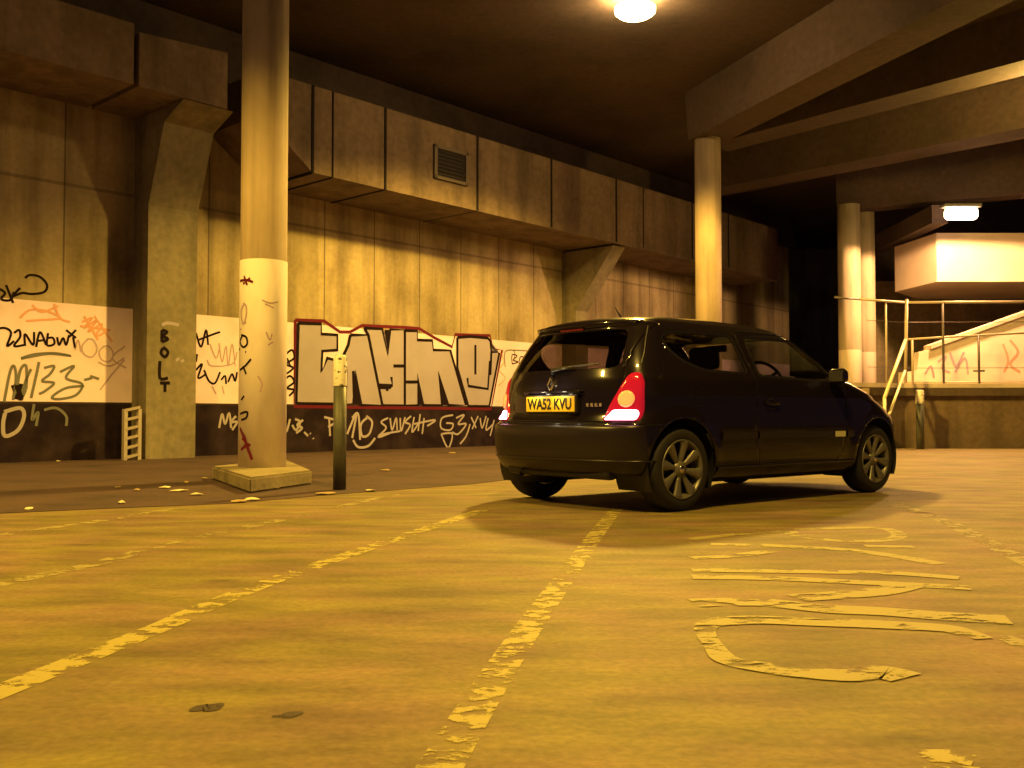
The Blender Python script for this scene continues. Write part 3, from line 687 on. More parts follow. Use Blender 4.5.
CZ, CXR, CXF, CWD, CAR_, CAF = [], [], [], [], [], []
for row in [  # z, rear x, front x, half width, rear corner length, front corner length
 (.18,-.38,3.00,.70,.30,.55),(.25,-.46,3.09,.775,.30,.6),(.32,-.525,3.15,.805,.30,.62),(.42,-.552,3.175,.816,.31,.64),(.52,-.56,3.18,.82,.31,.64),
 (.585,-.553,3.17,.822,.31,.64),(.612,-.52,3.15,.822,.30,.64),(.66,-.51,3.12,.821,.29,.66),(.71,-.507,3.08,.819,.29,.70),(.76,-.502,3.01,.815,.28,.76),
 (.80,-.498,2.92,.811,.28,.78),(.84,-.492,2.87,.806,.27,.76),(.88,-.485,2.73,.80,.27,.70),(.92,-.475,2.54,.79,.26,.58),(.96,-.462,2.27,.772,.26,.40),
 (1.0,-.447,2.07,.752,.25,.27),(1.1,-.402,1.90,.708,.25,.24),(1.2,-.345,1.75,.662,.24,.23),(1.28,-.292,1.62,.622,.23,.22),(1.32,-.268,1.53,.598,.22,.22),
 (1.35,-.245,1.43,.57,.22,.24),(1.38,-.15,1.27,.505,.3,.30),(1.40,.04,1.02,.42,.35,.35),(1.412,.22,.87,.31,.3,.3),(1.42,.45,.68,.10,.1,.1)]:
    for L_, v in zip((CZ, CXR, CXF, CWD, CAR_, CAF), row): L_.append(v)
def pchip(xs, ys):
    xs = np.array(xs, float); ys = np.array(ys, float); hh = np.diff(xs); dl = np.diff(ys)/hh; d = np.zeros(len(xs))
    for i in range(1, len(xs)-1):
        if dl[i-1]*dl[i] > 0:
            w1 = 2*hh[i]+hh[i-1]; w2 = hh[i]+2*hh[i-1]; d[i] = (w1+w2)/(w1/dl[i-1]+w2/dl[i])
    d[0] = dl[0]; d[-1] = dl[-1]
    def f(x):
        x = min(max(x, xs[0]), xs[-1]); i = min(int(np.searchsorted(xs, x, 'right'))-1, len(xs)-2); t = (x-xs[i])/hh[i]
        return (2*t**3-3*t*t+1)*ys[i]+(t**3-2*t*t+t)*hh[i]*d[i]+(-2*t**3+3*t*t)*ys[i+1]+(t**3-t*t)*hh[i]*d[i+1]
    return f
fxr, fxf, fw, far_, faf = [pchip(CZ, v) for v in (CXR, CXF, CWD, CAR_, CAF)]
NR, NMID, NF = 22, 74, 22
WB = 2.47
def taper(x):
    t = 1.0
    if x < .9: t -= .045*((.9-x)/1.45)**2
    if x > 1.7: t -= .05*((x-1.7)/1.5)**2
    return t
def outline(z, n=None):
    """left half of the horizontal section at height z, from the rear centre to the front centre"""
    xr, xf, w, ar, af = fxr(z), fxf(z), fw(z), far_(z)*(1+.25*min(1, max(0, (z-.6)/.1))), faf(z)
    L = xf-xr
    if ar+af > .94*L: s = .94*L/(ar+af); ar *= s; af *= s
    up = min(max((z-1.34)/.05, 0), 1)
    nr = (3.1 if z < .6 else 3.1-.6*min(1, (z-.6)/.08))*(1-up)+2.2*up; nf = 2.7*(1-up)+2.2*up
    if z < .93 and z > .66: nf = 2.5
    P = []
    for i in range(NR):
        th = (i/NR)**.8*PI/2; P.append((xr+ar*(1-abs(math.cos(th))**(2/nr)), w*math.sin(th)**(2/nr) if i else 0.0))
    for i in range(NMID+1): P.append((xr+ar+(L-ar-af)*i/NMID, w))
    for i in range(1, NF+1):
        th = PI/2*(1-(1-i/NF)**.8*1.0) if 0 else (i/NF)**1.0*PI/2
        P.append((xf-af+af*abs(math.sin(th))**(2/nf), w*max(0, math.cos(th))**(2/nf) if i < NF else 0.0))
    out = []
    for x, y in P:
        y2 = y*taper(x)
        if y > .5*w and z < .75:
            for ax in (0, WB):
                d = math.hypot(x-ax, z-.30); y2 += .016*math.exp(-((d-.35)/.05)**2)*(1 if d > .30 else 1)
        # soft shoulder line and door scallop
        y2 += .006*math.exp(-((z-.80)/.035)**2)*(1 if y > .8*w else 0)
        out.append((x, y2))
    return out
_cache = {}
def sec(z):
    k = round(z, 4)
    if k not in _cache: _cache[k] = np.array(outline(k))
    return _cache[k]
def side_y(x, z):
    s = sec(z); i0 = NR-6; i1 = NR+NMID+NF-2
    seg = s[i0:i1]; return float(np.interp(x, seg[:, 0], seg[:, 1]))
def rear_x(y, z):
    s = sec(z)[:NR+8]; return float(np.interp(abs(y), s[:, 1], s[:, 0]))
def front_x(y, z):
    s = sec(z)[-(NF+6):][::-1]; return float(np.interp(abs(y), s[:, 1], s[:, 0]))
def arc_pt(a, z, off=0.0):
    """point at signed arc length a from the rear centre (negative = right hand side)"""
    s = sec(z); d = np.r_[0, np.cumsum(np.hypot(*np.diff(s, axis=0).T))]; aa = abs(a)
    x = float(np.interp(aa, d, s[:, 0])); y = float(np.interp(aa, d, s[:, 1]))
    x2 = float(np.interp(aa+.01, d, s[:, 0])); y2 = float(np.interp(aa+.01, d, s[:, 1]))
    t = Vector((x2-x, y2-y, 0)).normalized(); nrm = Vector((-t.y, t.x, 0))
    p = Vector((x, y, z))+nrm*off
    if a < 0: p.y = -p.y
    return p
zs = [.18,.20,.22,.25,.28,.31,.34,.37,.40,.43,.46,.49,.52,.55,.575,.59,.60,.612,.63,.655,.68,.705,.73,.75,.77,.785,.80,.815,.83,.845,.86,.875,.89,.905,.92,.935,.95,.97,.99,1.02,1.05,1.08,1.12,1.16,1.20,1.24,1.27,1.295,1.315,1.33,1.345,1.357,1.368,1.378,1.387,1.395,1.402,1.408,1.413,1.417,1.42]
bm = bmesh.new(); rings = []
for z in zs:
    o_ = outline(z); full = o_+[(x, -y) for x, y in o_[-2:0:-1]]
    rings.append([bm.verts.new((x, y, z)) for x, y in full])
nR = len(rings[0])
for A, B in zip(rings, rings[1:]):
    for k in range(nR): bm.faces.new((A[k], A[(k+1) % nR], B[(k+1) % nR], B[k]))
bm.faces.new(rings[-1])
bmesh.ops.recalc_face_normals(bm, faces=bm.faces[:])
def inpoly(p, poly):
    x, y = p; c = False; n = len(poly)
    for i in range(n):
        (x1, y1), (x2, y2) = poly[i], poly[(i+1) % n]
        if (y1 > y) != (y2 > y) and x < (x2-x1)*(y-y1)/(y2-y1)+x1: c = not c
    return c
def cut(bm, poly, axes, sel):
    """cut the outline of poly (given in the two axes) into the shell; returns a face test"""
    us = [p[0] for p in poly]; vs = [p[1] for p in poly]; u0, u1, v0, v1 = min(us)-.03, max(us)+.03, min(vs)-.03, max(vs)+.03
    other = 3-axes[0]-axes[1]
    n = len(poly)
    for i in range(n):
        (a, b_), (c, d) = poly[i], poly[(i+1) % n]
        fs = []
        ea0, ea1 = min(a, c)-.0, max(a, c)+.0; eb0, eb1 = min(b_, d), max(b_, d)
        for f in bm.faces:
            if not sel(f.calc_center_median()): continue
            fu = [v.co[axes[0]] for v in f.verts]; fv = [v.co[axes[1]] for v in f.verts]
            if max(fu) < ea0 or min(fu) > ea1 or max(fv) < eb0 or min(fv) > eb1: continue
            fs.append(f)
        if not fs: continue
        no = [0, 0, 0]; no[axes[0]] = d-b_; no[axes[1]] = -(c-a)
        co_ = [0, 0, 0]; co_[axes[0]] = a; co_[axes[1]] = b_
        geom = list(set(fs) | {e for f in fs for e in f.edges} | {v for f in fs for v in f.verts})
        bmesh.ops.bisect_plane(bm, geom=geom, dist=1e-5, plane_co=co_, plane_no=no)
    return [f for f in bm.faces if sel(f.calc_center_median()) and inpoly((f.calc_center_median()[axes[0]], f.calc_center_median()[axes[1]]), poly)]
def rounded(poly, r=.04, n=4):
    out = []; N_ = len(poly)
    for i in range(N_):
        p = Vector(poly[i]); a = Vector(poly[i-1])-p; c = Vector(poly[(i+1) % N_])-p; rr = min(r, a.length*.45, c.length*.45)
        A = p+a.normalized()*rr; C_ = p+c.normalized()*rr
        for k in range(n+1):
            t = k/n; q = A*(1-t)**2+p*2*t*(1-t)+C_*t*t; out.append((q.x, q.y))
    return out
def circ(cx_, cz_, r, n=28, zmin=None): return [(cx_+r*math.cos(2*PI*i/n), cz_+r*math.sin(2*PI*i/n)) for i in range(n)]
SIDE = lambda c: abs(c.y) > .45
QWIN = rounded([(.73, 1.268), (.77, .975), (.30, .985), (.09, 1.05), (-.02, 1.14), (-.045, 1.22), (.06, 1.262)], .05)
DWIN = rounded([(.88, 1.268), (.90, .965), (1.90, .935), (1.77, 1.09), (1.62, 1.19), (1.49, 1.262)], .03)
RWIN = rounded([(-.50, 1.275), (-.57, 1.03), (-.52, .995), (.52, .995), (.57, 1.03), (.50, 1.275)], .05)
FWIN = rounded([(-.54, 1.30), (-.66, .975), (.66, .975), (.54, 1.30)], .05)
arches = []
for ax in (0, WB):
    r = .335
    arches.append([(ax+r*math.cos(PI*i/22), .31+r*math.sin(PI*i/22)) for i in range(23)]+[(ax-r, .1), (ax+r, .1)])
for ar in arches:
    fs = cut(bm, ar, (0, 2), lambda c: abs(c.y) > .30)
    bmesh.ops.delete(bm, geom=[f for f in fs if f.is_valid], context='FACES')
parts = {}
def take(key, faces): parts.setdefault(key, []).extend(faces)
lay = bm.faces.layers.int.new('part')
def setpart(faces, k):
    for f in faces: f[lay] = k
setpart(cut(bm, QWIN, (0, 2), SIDE), 1)
setpart(cut(bm, DWIN, (0, 2), SIDE), 2)
setpart(cut(bm, RWIN, (1, 2), lambda c: c.x < .2), 3)
setpart(cut(bm, FWIN, (1, 2), lambda c: c.x > 1.0), 4)
# panels: bumpers, door, tailgate, bonnet
REARB = [(-1, .60), (-.345, .60), (-.335, .1), (-1, .1)]
FRONTB = [(2.80, .62), (4, .62), (4, .1), (2.80, .1)]
DOOR = rounded([(.79, 1.30), (.83, .93), (.80, .5), (.84, .30), (1.88, .30), (1.97, .45), (1.99, .93), (1.77, 1.13), (1.47, 1.30)], .05)
bmesh.ops.delete(bm, geom=[f for f in cut(bm, [(-1, .255), (-.33, .255), (-.33, .0), (-1, .0)], (0, 2), lambda c: True)], context='FACES')
setpart([f for f in cut(bm, REARB, (0, 2), lambda c: True)], 5)
setpart([f for f in cut(bm, FRONTB, (0, 2), lambda c: True)], 6)
setpart([f for f in cut(bm, DOOR, (0, 2), SIDE) if f[lay] == 0], 7)
TG = rounded([(-.60, 1.345), (-.60, .612), (.60, .612), (.60, 1.345)], .06)
setpart([f for f in cut(bm, TG, (1, 2), lambda c: c.x < .0) if f[lay] == 0], 8)
BON = [(-.70, .945), (-.62, .74), (.62, .74), (.70, .945)]
setpart([f for f in cut(bm, BON, (1, 2), lambda c: c.x > 1.6) if f[lay] == 0], 9)
for f in bm.faces: f.smooth = True

car = empty('hatchback_car', (0.722, 7.25, 0), 'black three door hatchback car parked with its rear lights on', 'car', rz=.688)
_sx = 1.025; car.scale = (_sx, 1, 1); car.location.x += WB*(1-_sx)*math.cos(.688); car.location.y += WB*(1-_sx)*math.sin(.688)
full = bpy.data.meshes.new('shell'); bm.normal_update(); bm.to_mesh(full)
def split(name, k, mat, side=0, thick=.012, label=None):
    b = bmesh.new(); b.from_mesh(full); ly = b.faces.layers.int['part']
    dl = [f for f in b.faces if f[ly] != k or (side and f.calc_center_median().y*side < 0)]
    bmesh.ops.delete(b, geom=dl, context='FACES')
    me = bpy.data.meshes.new(name); b.to_mesh(me); b.free(); me.materials.append(mat)
    o = bpy.data.objects.new(name, me); COL.objects.link(o); o.parent = car
    if thick:
        md = o.modifiers.new('t', 'SOLIDIFY'); md.thickness = thick; md.offset = -1
    if label: o['label'] = label
    return o
body = split('body', 0, PAINT)
for s in (-1, 1):
    split('quarter_window', 1, GLASS, s, 0); 
rearwin = split('rear_window', 3, RGLASS, 0, 0)
split('windscreen', 4, GLASS, 0, 0)
rb = split('rear_bumper', 5, BPLAST, 0, .012)
split('front_bumper', 6, PAINT)
doors = []
for s in (-1, 1):
    d = split('door', 7, PAINT, s); doors.append(d)
    w_ = split('door_window', 2, GLASS, s, 0); w_.parent = d
tg = split('tailgate', 8, PAINT); rearwin.parent = tg
split('bonnet', 9, PAINT)

def side_line(name, pts, w, mat, s=-1, off=.003, parent=None, sm=True, closed=False, label=None):
    b = bmesh.new(); pp = [Vector((x, s*(side_y(x, z)+off), z)) for x, z in (spline([(x, z, 0) for x, z in pts], 8) if 0 else [(p.x, p.z) for p in spline([(x, 0, z) for x, z in pts], 8)])] if sm else [Vector((x, s*(side_y(x, z)+off), z)) for x, z in pts]
    ribbon(b, pp, w, (0, s, 0), closed); return obj(name, b, mat, parent or car, 'keep', label=label)
for s, d in zip((-1, 1), doors):
    # shut line, window surround, rub strip, handle, sill
    dd = DOOR[:]; side_line('shut_line', dd+[dd[0]], .007, TRIMB, s, .0035, d, False)
    side_line('window_seal', QWIN, .022, TRIMB, s, .003, None, False, True)
    side_line('window_seal', DWIN, .022, TRIMB, s, .003, d, False, True)
    for (xa, xb, par) in ((.40, .79, car), (.815, 1.95, d), (1.99, 2.09, car)):
        b = bmesh.new(); n = 14
        for (za, zb_, oa, ob) in ((.485, .497, .003, .014), (.497, .538, .014, .014), (.538, .55, .014, .003)):
            A = [b.verts.new((xa+(xb-xa)*i/n, s*(side_y(xa+(xb-xa)*i/n, za)+oa), za)) for i in range(n+1)]
            B = [b.verts.new((xa+(xb-xa)*i/n, s*(side_y(xa+(xb-xa)*i/n, zb_)+ob), zb_)) for i in range(n+1)]
            for i in range(n): b.faces.new((A[i], A[i+1], B[i+1], B[i]))
        obj('side_moulding', b, BPLAST, par, True)
    b = bmesh.new(); pp = [(x, s*(side_y(x, .52)+.017), .515) for x in (1.80, 1.85, 1.90, 1.95)]
    ribbon(b, pp, .045, (0, s, 0)); obj('moulding_badge', b, plain('pale_badge', (.72, .70, .42), .35), car, 'keep', label='pale badge at the front end of the side moulding')
    b = bmesh.new(); yy = side_y(.96, .755)
    box(b, .90, 1.06, s*(yy+.012)-.014, s*(yy+.012)+.014, .742, .772, .01); obj('door_handle', b, PAINT, d, True)
    b = bmesh.new(); ribbon(b, [(x, s*(side_y(x, z)+.004), z) for x, z in [(.975+.06*math.cos(a), .75+.04*math.sin(a)) for a in np.linspace(0, 2*PI, 17)[:-1]]], .012, (0, s, 0), True)
    obj('handle_recess', b, TRIMB, d, 'keep')
    # sill
    b = bmesh.new(); n = 16
    A = [[(.36+1.76*i/n, s*(side_y(.36+1.76*i/n, z)+o_), z) for i in range(n+1)] for z, o_ in ((.19, .0), (.20, .012), (.28, .014), (.30, .002))]
    R_ = [[b.verts.new(p) for p in row] for row in A]
    for ra, rb2 in zip(R_, R_[1:]):
        for i in range(n): b.faces.new((ra[i], ra[i+1], rb2[i+1], rb2[i]))
    obj('side_sill', b, PAINT, car, True)
    # mirror
    b = bmesh.new(); my = s*(.80+.085)
    box(b, 1.74, 1.84, my-.075, my+.075, .92, 1.045, .035, seg=4)
    for v in b.verts:
        if v.co.x > 1.80: v.co.y = my+(v.co.y-my)*.85; v.co.z = 0.98+(v.co.z-0.98)*.85
    mo = obj('door_mirror', b, PAINT, d, True)
    b = bmesh.new(); prism(b, [(1.78, s*.76, .93), (1.84, s*.76, .93), (1.83, s*.84, .98), (1.785, s*.84, .98)], [(1.78, s*.76, .97), (1.84, s*.76, .97), (1.83, s*.84, 1.01), (1.785, s*.84, 1.01)])
    obj('mirror_stalk', b, TRIMB, mo)
    b = bmesh.new(); box(b, 1.737, 1.74, my-.06, my+.06, .94, 1.025, 0); obj('mirror_glass', b, CHROME, mo)
    # rear light cluster: arc length from the rear centre and height
    def arcpatch(name, poly, mat, off, par, nsub=8, label=None):
        b = bmesh.new(); xs = [p[0] for p in poly]; zz = [p[1] for p in poly]
        ctr = (sum(xs)/len(xs), sum(zz)/len(zz)); ringsP = []
        m = 5; ring = []
        for i in range(len(poly)):
            (a, z), (c, e) = poly[i], poly[(i+1) % len(poly)]
            for k in range(nsub): ring.append((a+(c-a)*k/nsub, z+(e-z)*k/nsub))
        for j in range(m): ringsP.append([b.verts.new(arc_pt(s*(ctr[0]+(a-ctr[0])*(1-j/m)), ctr[1]+(z-ctr[1])*(1-j/m), off+(.006 if j else 0))) for a, z in ring])
        cv = b.verts.new(arc_pt(s*ctr[0], ctr[1], off+.006)); K = len(ring)
        base = [b.verts.new(arc_pt(s*a, z, -.01)) for a, z in ring]
        for A_, B_ in zip([base]+ringsP, ringsP):
            for k in range(K): b.faces.new((A_[k], A_[(k+1) % K], B_[(k+1) % K], B_[k]))
        for k in range(K): b.faces.new((ringsP[-1][k], ringsP[-1][(k+1) % K], cv))
        return obj(name, b, mat, par, True, label=label)
    RED = plain('red_lamp_lens', (.42, .008, .02), .15, coat=.8, emit=(1, .02, .06), es=.22)
    cl = arcpatch('rear_light', rounded([(.51, .625), (.53, .70), (.60, .83), (.66, .955), (.73, .965), (.775, .90), (.79, .74), (.785, .625)], .03), RED, .004, car, 5, 'red rear light cluster, lit')
    arcpatch('lit_lens', rounded([(.525, .634), (.575, .704), (.745, .704), (.76, .675), (.755, .634)], .02), plain('lit_tail_lamp', (.9, .3, .4), .3, emit=(1, .36, .50), es=9), .012, cl, 5, 'glowing lower lens')
    arcpatch('indicator_lens', [(.665+.058*math.cos(t), .778+.058*math.sin(t)) for t in np.linspace(0, 2*PI, 15)[:-1]], plain('amber_lens', (.85, .36, .10), .12, coat=.8, emit=(1, .40, .10), es=.9), .014, cl, 2, 'round amber lens')
    # headlight
    b = bmesh.new(); ring = []
    pl = [(.36, .60), (.40, .70), (.58, .745), (.70, .73), (.72, .66), (.60, .60)]
    vs = [b.verts.new((front_x(y, z)+.006, s*y, z)) for y, z in rounded(pl, .04)]
    cv = b.verts.new((front_x(.56, .66)+.012, s*.56, .66))
    for i in range(len(vs)): b.faces.new((vs[i], vs[(i+1) % len(vs)], cv))
    obj('headlight', b, plain('headlight_lens', (.5, .5, .5), .1, .3, coat=1), car, True)

# rear details
b = bmesh.new(); pz = .69; ty = .0
x0_ = min(rear_x(y, z) for y in (0, .26) for z in (pz, pz+.111))-.018
b2 = box(b, x0_-.006, x0_+.006, -.285, .235, pz, pz+.111, .004)
PLm = plain('yellow_number_plate', (.86, .60, .04), .35, emit=(1, .62, .03), es=.0)
plate = obj('number_plate', b, PLm, tg, False, label='yellow rear number plate reading WA52 KVU')
b = bmesh.new(); box(b, x0_+.0, x0_+.05, -.30, .25, pz-.012, pz+.123, .01); obj('plate_surround', b, TRIMB, tg, False)
def text_mesh(name, s, size, mat, parent, loc, rot, ext=.0015, sx=1.0, label=None, bold=0.0):
    cu = bpy.data.curves.new(name, 'FONT'); cu.body = s; cu.size = size; cu.align_x = 'CENTER'; cu.align_y = 'CENTER'; cu.extrude = ext; cu.offset = bold
    t = bpy.data.objects.new(name+'_src', cu); COL.objects.link(t)
    dg = bpy.context.evaluated_depsgraph_get(); me = bpy.data.meshes.new_from_object(t.evaluated_get(dg))
    bpy.data.objects.remove(t); me.name = name; me.materials.clear(); me.materials.append(mat)
    o = bpy.data.objects.new(name, me); COL.objects.link(o); o.parent = parent; o.location = loc; o.rotation_euler = rot; o.scale = (sx, 1, 1)
    if label: o['label'] = label
    return o
text_mesh('plate_lettering', 'WA52 KVU', .108, plain('plate_black', (.01, .01, .01), .5), plate, (x0_-.0085, -.025, pz+.054), (PI/2, 0, -PI/2), .0008, .88, 'black characters WA52 KVU', .0022)
# lit number plate lamps in the tailgate grip
b = bmesh.new(); box(b, x0_+.004, x0_+.06, -.325, .275, pz+.132, pz+.156, .01); grip = obj('tailgate_grip', b, PAINT, tg, True)
L = bpy.data.lights.new('plate_lamp_light', 'POINT'); L.energy = .9; L.color = (1, .85, .55); L.shadow_soft_size = .02
for yv in (-.13, .13):
    o = bpy.data.objects.new('plate_lamp_light', L); COL.objects.link(o); o.parent = car; o.location = (x0_-.055, yv, pz+.135)
# diamond emblem
b = bmesh.new(); ez = .885; ex = rear_x(0, ez)-.008
oq = [(0, .060), (.038, 0), (0, -.060), (-.038, 0)]; iq = [(0, .036), (.019, 0), (0, -.036), (-.019, 0)]
for i in range(4):
    j = (i+1) % 4
    prism(b, [(ex-.008, oq[i][0], ez+oq[i][1]), (ex-.008, oq[j][0], ez+oq[j][1]), (ex-.012, iq[j][0], ez+iq[j][1]), (ex-.012, iq[i][0], ez+iq[i][1])],
          [(ex+.012, oq[i][0], ez+oq[i][1]), (ex+.012, oq[j][0], ez+oq[j][1]), (ex+.012, iq[j][0], ez+iq[j][1]), (ex+.012, iq[i][0], ez+iq[i][1])])
obj('diamond_emblem', b, CHROME, tg, False, label='chrome diamond emblem')
b = bmesh.new(); bx = 0
for i in range(4): box(b, rear_x(-.37-.035*i, .735)-.008, rear_x(-.37-.035*i, .735)+.003, -.384-.035*i, -.358-.035*i, .725, .75, .003)
obj('model_badge', b, CHROME, tg, False, label='small chrome badge beside the plate')
# rear wiper
b = bmesh.new(); yy = np.linspace(.02, -.42, 10)
tube(b, [(rear_x(y, 1.005+.02*k/9)-.02, y, 1.005+.02*k/9) for k, y in enumerate(yy)], .007, 8)
tube(b, [(rear_x(0, .96)-.01, 0, .965), (rear_x(0, .98)-.03, 0, .99), (rear_x(-.2, 1.0)-.032, -.2, 1.01)], [.016, .012, .007], 8)
obj('rear_wiper', b, plain('wiper_metal', (.10, .10, .10), .3, .6), tg, True)
# tailgate shut line, bumper crease, exhaust
b = bmesh.new(); ribbon(b, [(rear_x(y, z)-.003, y, z) for y, z in [(yv, .612) for yv in np.linspace(-.58, .58, 24)]], .012, (-1, 0, 0)); obj('shut_line', b, TRIMB, tg, 'keep')
for s in (-1, 1):
    b = bmesh.new(); ribbon(b, [arc_pt(s*a, z, .003) for a, z in [(.60, .62), (.605, .72), (.66, .84), (.715, .97), (.70, 1.1), (.665, 1.2), (.63, 1.30)]], .007, (-.8, s*.6, 0)); obj('shut_line', b, TRIMB, tg, 'keep')
    b = bmesh.new(); ribbon(b, [(x, s*(side_y(x, .60)+.003), .60) for x in np.linspace(-.22, -.36, 5)], .008, (0, s, 0)); obj('shut_line', b, TRIMB, rb, 'keep')
b = bmesh.new()
for z, o_ in ((.355, .003),):
    pp = [arc_pt(a, z, o_) for a in np.linspace(-.95, .95, 50)]
    tube(b, pp, .008, 6)
obj('bumper_crease', b, BPLAST, rb, True)
b = bmesh.new(); tube(b, [(-.47, .36, .235), (-.40, .36, .235), (-.2, .34, .25)], .028, 16, False); obj('exhaust_pipe', b, CHROME, car, True)
# roof spoiler lip and aerial
b = bmesh.new(); n = 24; A, B, C_ = [], [], []
for i in range(n+1):
    y = -.53+1.06*i/n
    A.append(b.verts.new((rear_x(y, 1.345)+.02, y, 1.352))); B.append(b.verts.new((rear_x(y, 1.33)-.045, y, 1.332))); C_.append(b.verts.new((rear_x(y, 1.30)-.003, y, 1.302)))
for i in range(n): b.faces.new((A[i], A[i+1], B[i+1], B[i])); b.faces.new((B[i], B[i+1], C_[i+1], C_[i]))
obj('roof_spoiler', b, PAINT, tg, True)
b = bmesh.new(); box(b, rear_x(0, 1.29)-.012, rear_x(0, 1.29)+.004, -.12, .12, 1.285, 1.30, .003); obj('brake_light', b, plain('dark_red_lens', (.1, .005, .01), .2), tg, False)
b = bmesh.new(); tube(b, [(.16, -.10, 1.385), (.12, -.10, 1.405), (.05, -.10, 1.485)], [.014, .008, .003], 8); obj('roof_aerial', b, TRIMB, car, True)
b = bmesh.new(); ribbon(b, [(x, -(side_y(x, z)+.003), z) for x, z in [(.16+.075*math.cos(a), .80+.075*math.sin(a)) for a in np.linspace(0, 2*PI, 25)[:-1]]], .005, (0, -1, 0), True); obj('fuel_flap', b, TRIMB, car, 'keep')

# ---- underbody, arch liners, interior
b = bmesh.new(); box(b, .38, 2.08, -.70, .70, .185, .34, .03); box(b, -.46, -.36, -.55, .55, .22, .36, .03); box(b, -.4, 2.9, -.42, .42, .24, .40, .03); obj('underbody', b, TRIMB, car)
for ax in (0, WB):
    for s in (-1, 1):
        b = bmesh.new(); rows = []
        for y in (.795 if ax == 0 else .795, .48):
            rows.append([b.verts.new((ax+.337*math.cos(a), s*y, .31+.337*math.sin(a))) for a in np.linspace(-.5, PI+.5, 25)])
        for i in range(24): b.faces.new((rows[0][i], rows[0][i+1], rows[1][i+1], rows[1][i]))
        b.faces.new(rows[1]); obj('arch_liner', b, TRIMB, car, True)
def rbox(name, x0, x1, y0, y1, z0, z1, mat, parent, bev=.04, lean=0.0, label=None):
    b = bmesh.new(); vs = box(b, x0, x1, y0, y1, z0, z1, bev, seg=4)
    if lean:
        for v in b.verts: v.co.x -= (v.co.z-z0)*lean
    return obj(name, b, mat, parent, True, label=label)
for s in (-1, 1):
    seat = rbox('front_seat', .78, 1.28, s*.36-.24, s*.36+.24, .38, .52, CLOTH, car, .05)
    rbox('seat_back', .88, .99, s*.36-.24, s*.36+.24, .50, 1.00, CLOTH, seat, .05, .25)
    rbox('headrest', .72, .82, s*.36-.13, s*.36+.13, 1.02, 1.20, CLOTH, seat, .045, .1)
rs = rbox('rear_seat', .05, .50, -.56, .56, .42, .56, CLOTH, car, .05)
rbox('seat_back', .05, .17, -.56, .56, .52, .93, CLOTH, rs, .05, .25)
rbox('parcel_shelf', -.40, .02, -.58, .58, .90, .925, CLOTH, car, .01)
ds = rbox('dashboard', 1.66, 2.06, -.66, .66, .60, .95, TRIMB, car, .07)
rbox('instrument_hood', 1.60, 1.78, -.52, -.20, .90, .99, TRIMB, ds, .04)
rbox('interior_floor', -.35, 1.9, -.62, .62, .345, .375, TRIMB, car, .01)
Mx = Matrix.Translation((1.52, -.36, .945)) @ Matrix.Rotation(math.radians(62), 4, 'Y')
b = bmesh.new(); n = 32; ringp = [Mx @ Vector((.18*math.cos(2*PI*i/n), .18*math.sin(2*PI*i/n), 0)) for i in range(n+1)]
tube(b, ringp, .014, 10, False)
for a in (0, 2.1, 4.2): tube(b, [Mx @ Vector((0, 0, .01)), Mx @ Vector((.18*math.cos(a), .18*math.sin(a), 0))], .014, 8)
lathe(b, [(.001, -.02), (.055, -.02), (.06, .02), (.001, .03)], 20, M4=Mx)
obj('steering_wheel', b, TRIMB, car, True)
rbox('interior_mirror', 1.33, 1.36, -.11, .11, 1.20, 1.26, TRIMB, car, .012)

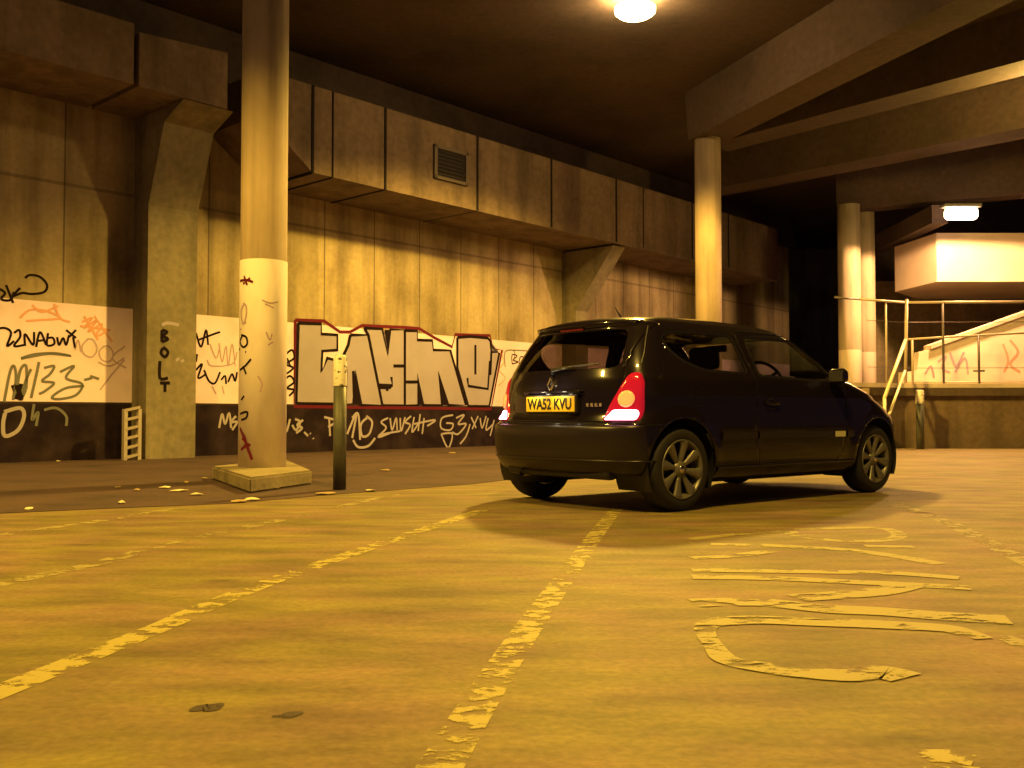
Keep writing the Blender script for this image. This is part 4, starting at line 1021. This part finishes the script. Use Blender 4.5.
# ---- wheels
def wheel(ax, s, steer=0.0):
    yo = .80 if ax == 0 else .795; R = .292; Wd = .19
    Mw = Matrix.Translation((ax, s*(yo-Wd/2), R)) @ Matrix.Rotation(steer, 4, 'Z') @ (Matrix.Identity(4) if s > 0 else Matrix.Rotation(PI, 4, 'Z'))
    o_ = bpy.data.objects.new('wheel', None); COL.objects.link(o_); o_.parent = car; o_.matrix_local = Mw; o_.empty_display_size = .1
    # local: axle along +y outwards
    b = bmesh.new(); h_ = Wd/2
    lathe(b, [(.205, h_-.004), (.22, h_+.002), (.25, h_+.004), (.275, h_-.006), (.288, h_-.028), (R, h_-.05), (R, -h_+.05), (.288, -h_+.028), (.27, -h_+.004), (.205, -h_)], 56, 'y')
    obj('tyre', b, RUB, o_, True)
    b = bmesh.new(); lathe(b, [(.208, h_-.004), (.207, h_+.004), (.198, h_+.002), (.190, h_-.018), (.183, h_-.06), (.180, -h_+.01)], 56, 'y')
    obj('rim', b, ALLOY, o_, True)
    b = bmesh.new(); lathe(b, [(.001, h_-.052), (.07, h_-.052), (.12, h_-.075), (.17, h_-.075), (.17, -h_+.02), (.001, -h_+.02)], 32, 'y'); obj('brake_drum', b, TRIMB, o_, True)
    for k in range(8):
        a0 = 2*PI*k/8+.2
        b = bmesh.new()
        secs = [(.035, .017, -.020, .03), (.08, .020, -.016, .028), (.14, .031, -.008, .024), (.185, .043, -.004, .022), (.198, .046, -.001, .02)]
        rings_ = []
        for r, hw_, yo_, th_ in secs:
            e_ = Vector((math.cos(a0), 0, math.sin(a0))); t_ = Vector((-math.sin(a0), 0, math.cos(a0)))
            c_ = e_*r+Vector((0, h_+yo_, 0))
            rings_.append([b.verts.new(c_+t_*u*hw_+Vector((0, v, 0))) for u, v in ((-1, -.010), (-.7, 0), (0, .004), (.7, 0), (1, -.010), (.9, -th_), (-.9, -th_))])
        for A, B in zip(rings_, rings_[1:]):
            for k2 in range(7): b.faces.new((A[k2], A[(k2+1) % 7], B[(k2+1) % 7], B[k2]))
        b.faces.new(rings_[0]); b.faces.new(rings_[-1])
        obj('spoke', b, ALLOY, o_, True)
    b = bmesh.new(); lathe(b, [(.062, h_-.03), (.058, h_-.016), (.034, h_-.008), (.03, h_-.004), (.001, h_-.002)], 28, 'y'); obj('hub', b, ALLOY, o_, True)
    b = bmesh.new(); lathe(b, [(.026, h_-.006), (.024, h_+.001), (.001, h_+.002)], 20, 'y'); obj('hub_cap', b, CHROME, o_, True)
    return o_
for ax in (0, WB):
    for s in (-1, 1): wheel(ax, s)
bm.free(); bpy.data.meshes.remove(full)


# ------------------------------------------------------------------ camera
cam = bpy.data.cameras.new('camera'); co = bpy.data.objects.new('camera', cam); COL.objects.link(co)
cam.sensor_width = 36; cam.lens = FOC*36/1024; co.location = (0, 0, CAMH); co.rotation_euler = (PI/2+TH, 0, 0); cam.clip_start = .05; cam.clip_end = 200
sc = bpy.context.scene; sc.camera = co
sc.view_settings.view_transform = 'Standard'; sc.view_settings.look = 'None'; sc.view_settings.gamma = 1; sc.view_settings.use_curve_mapping = False
sc.view_settings.exposure = -0.27
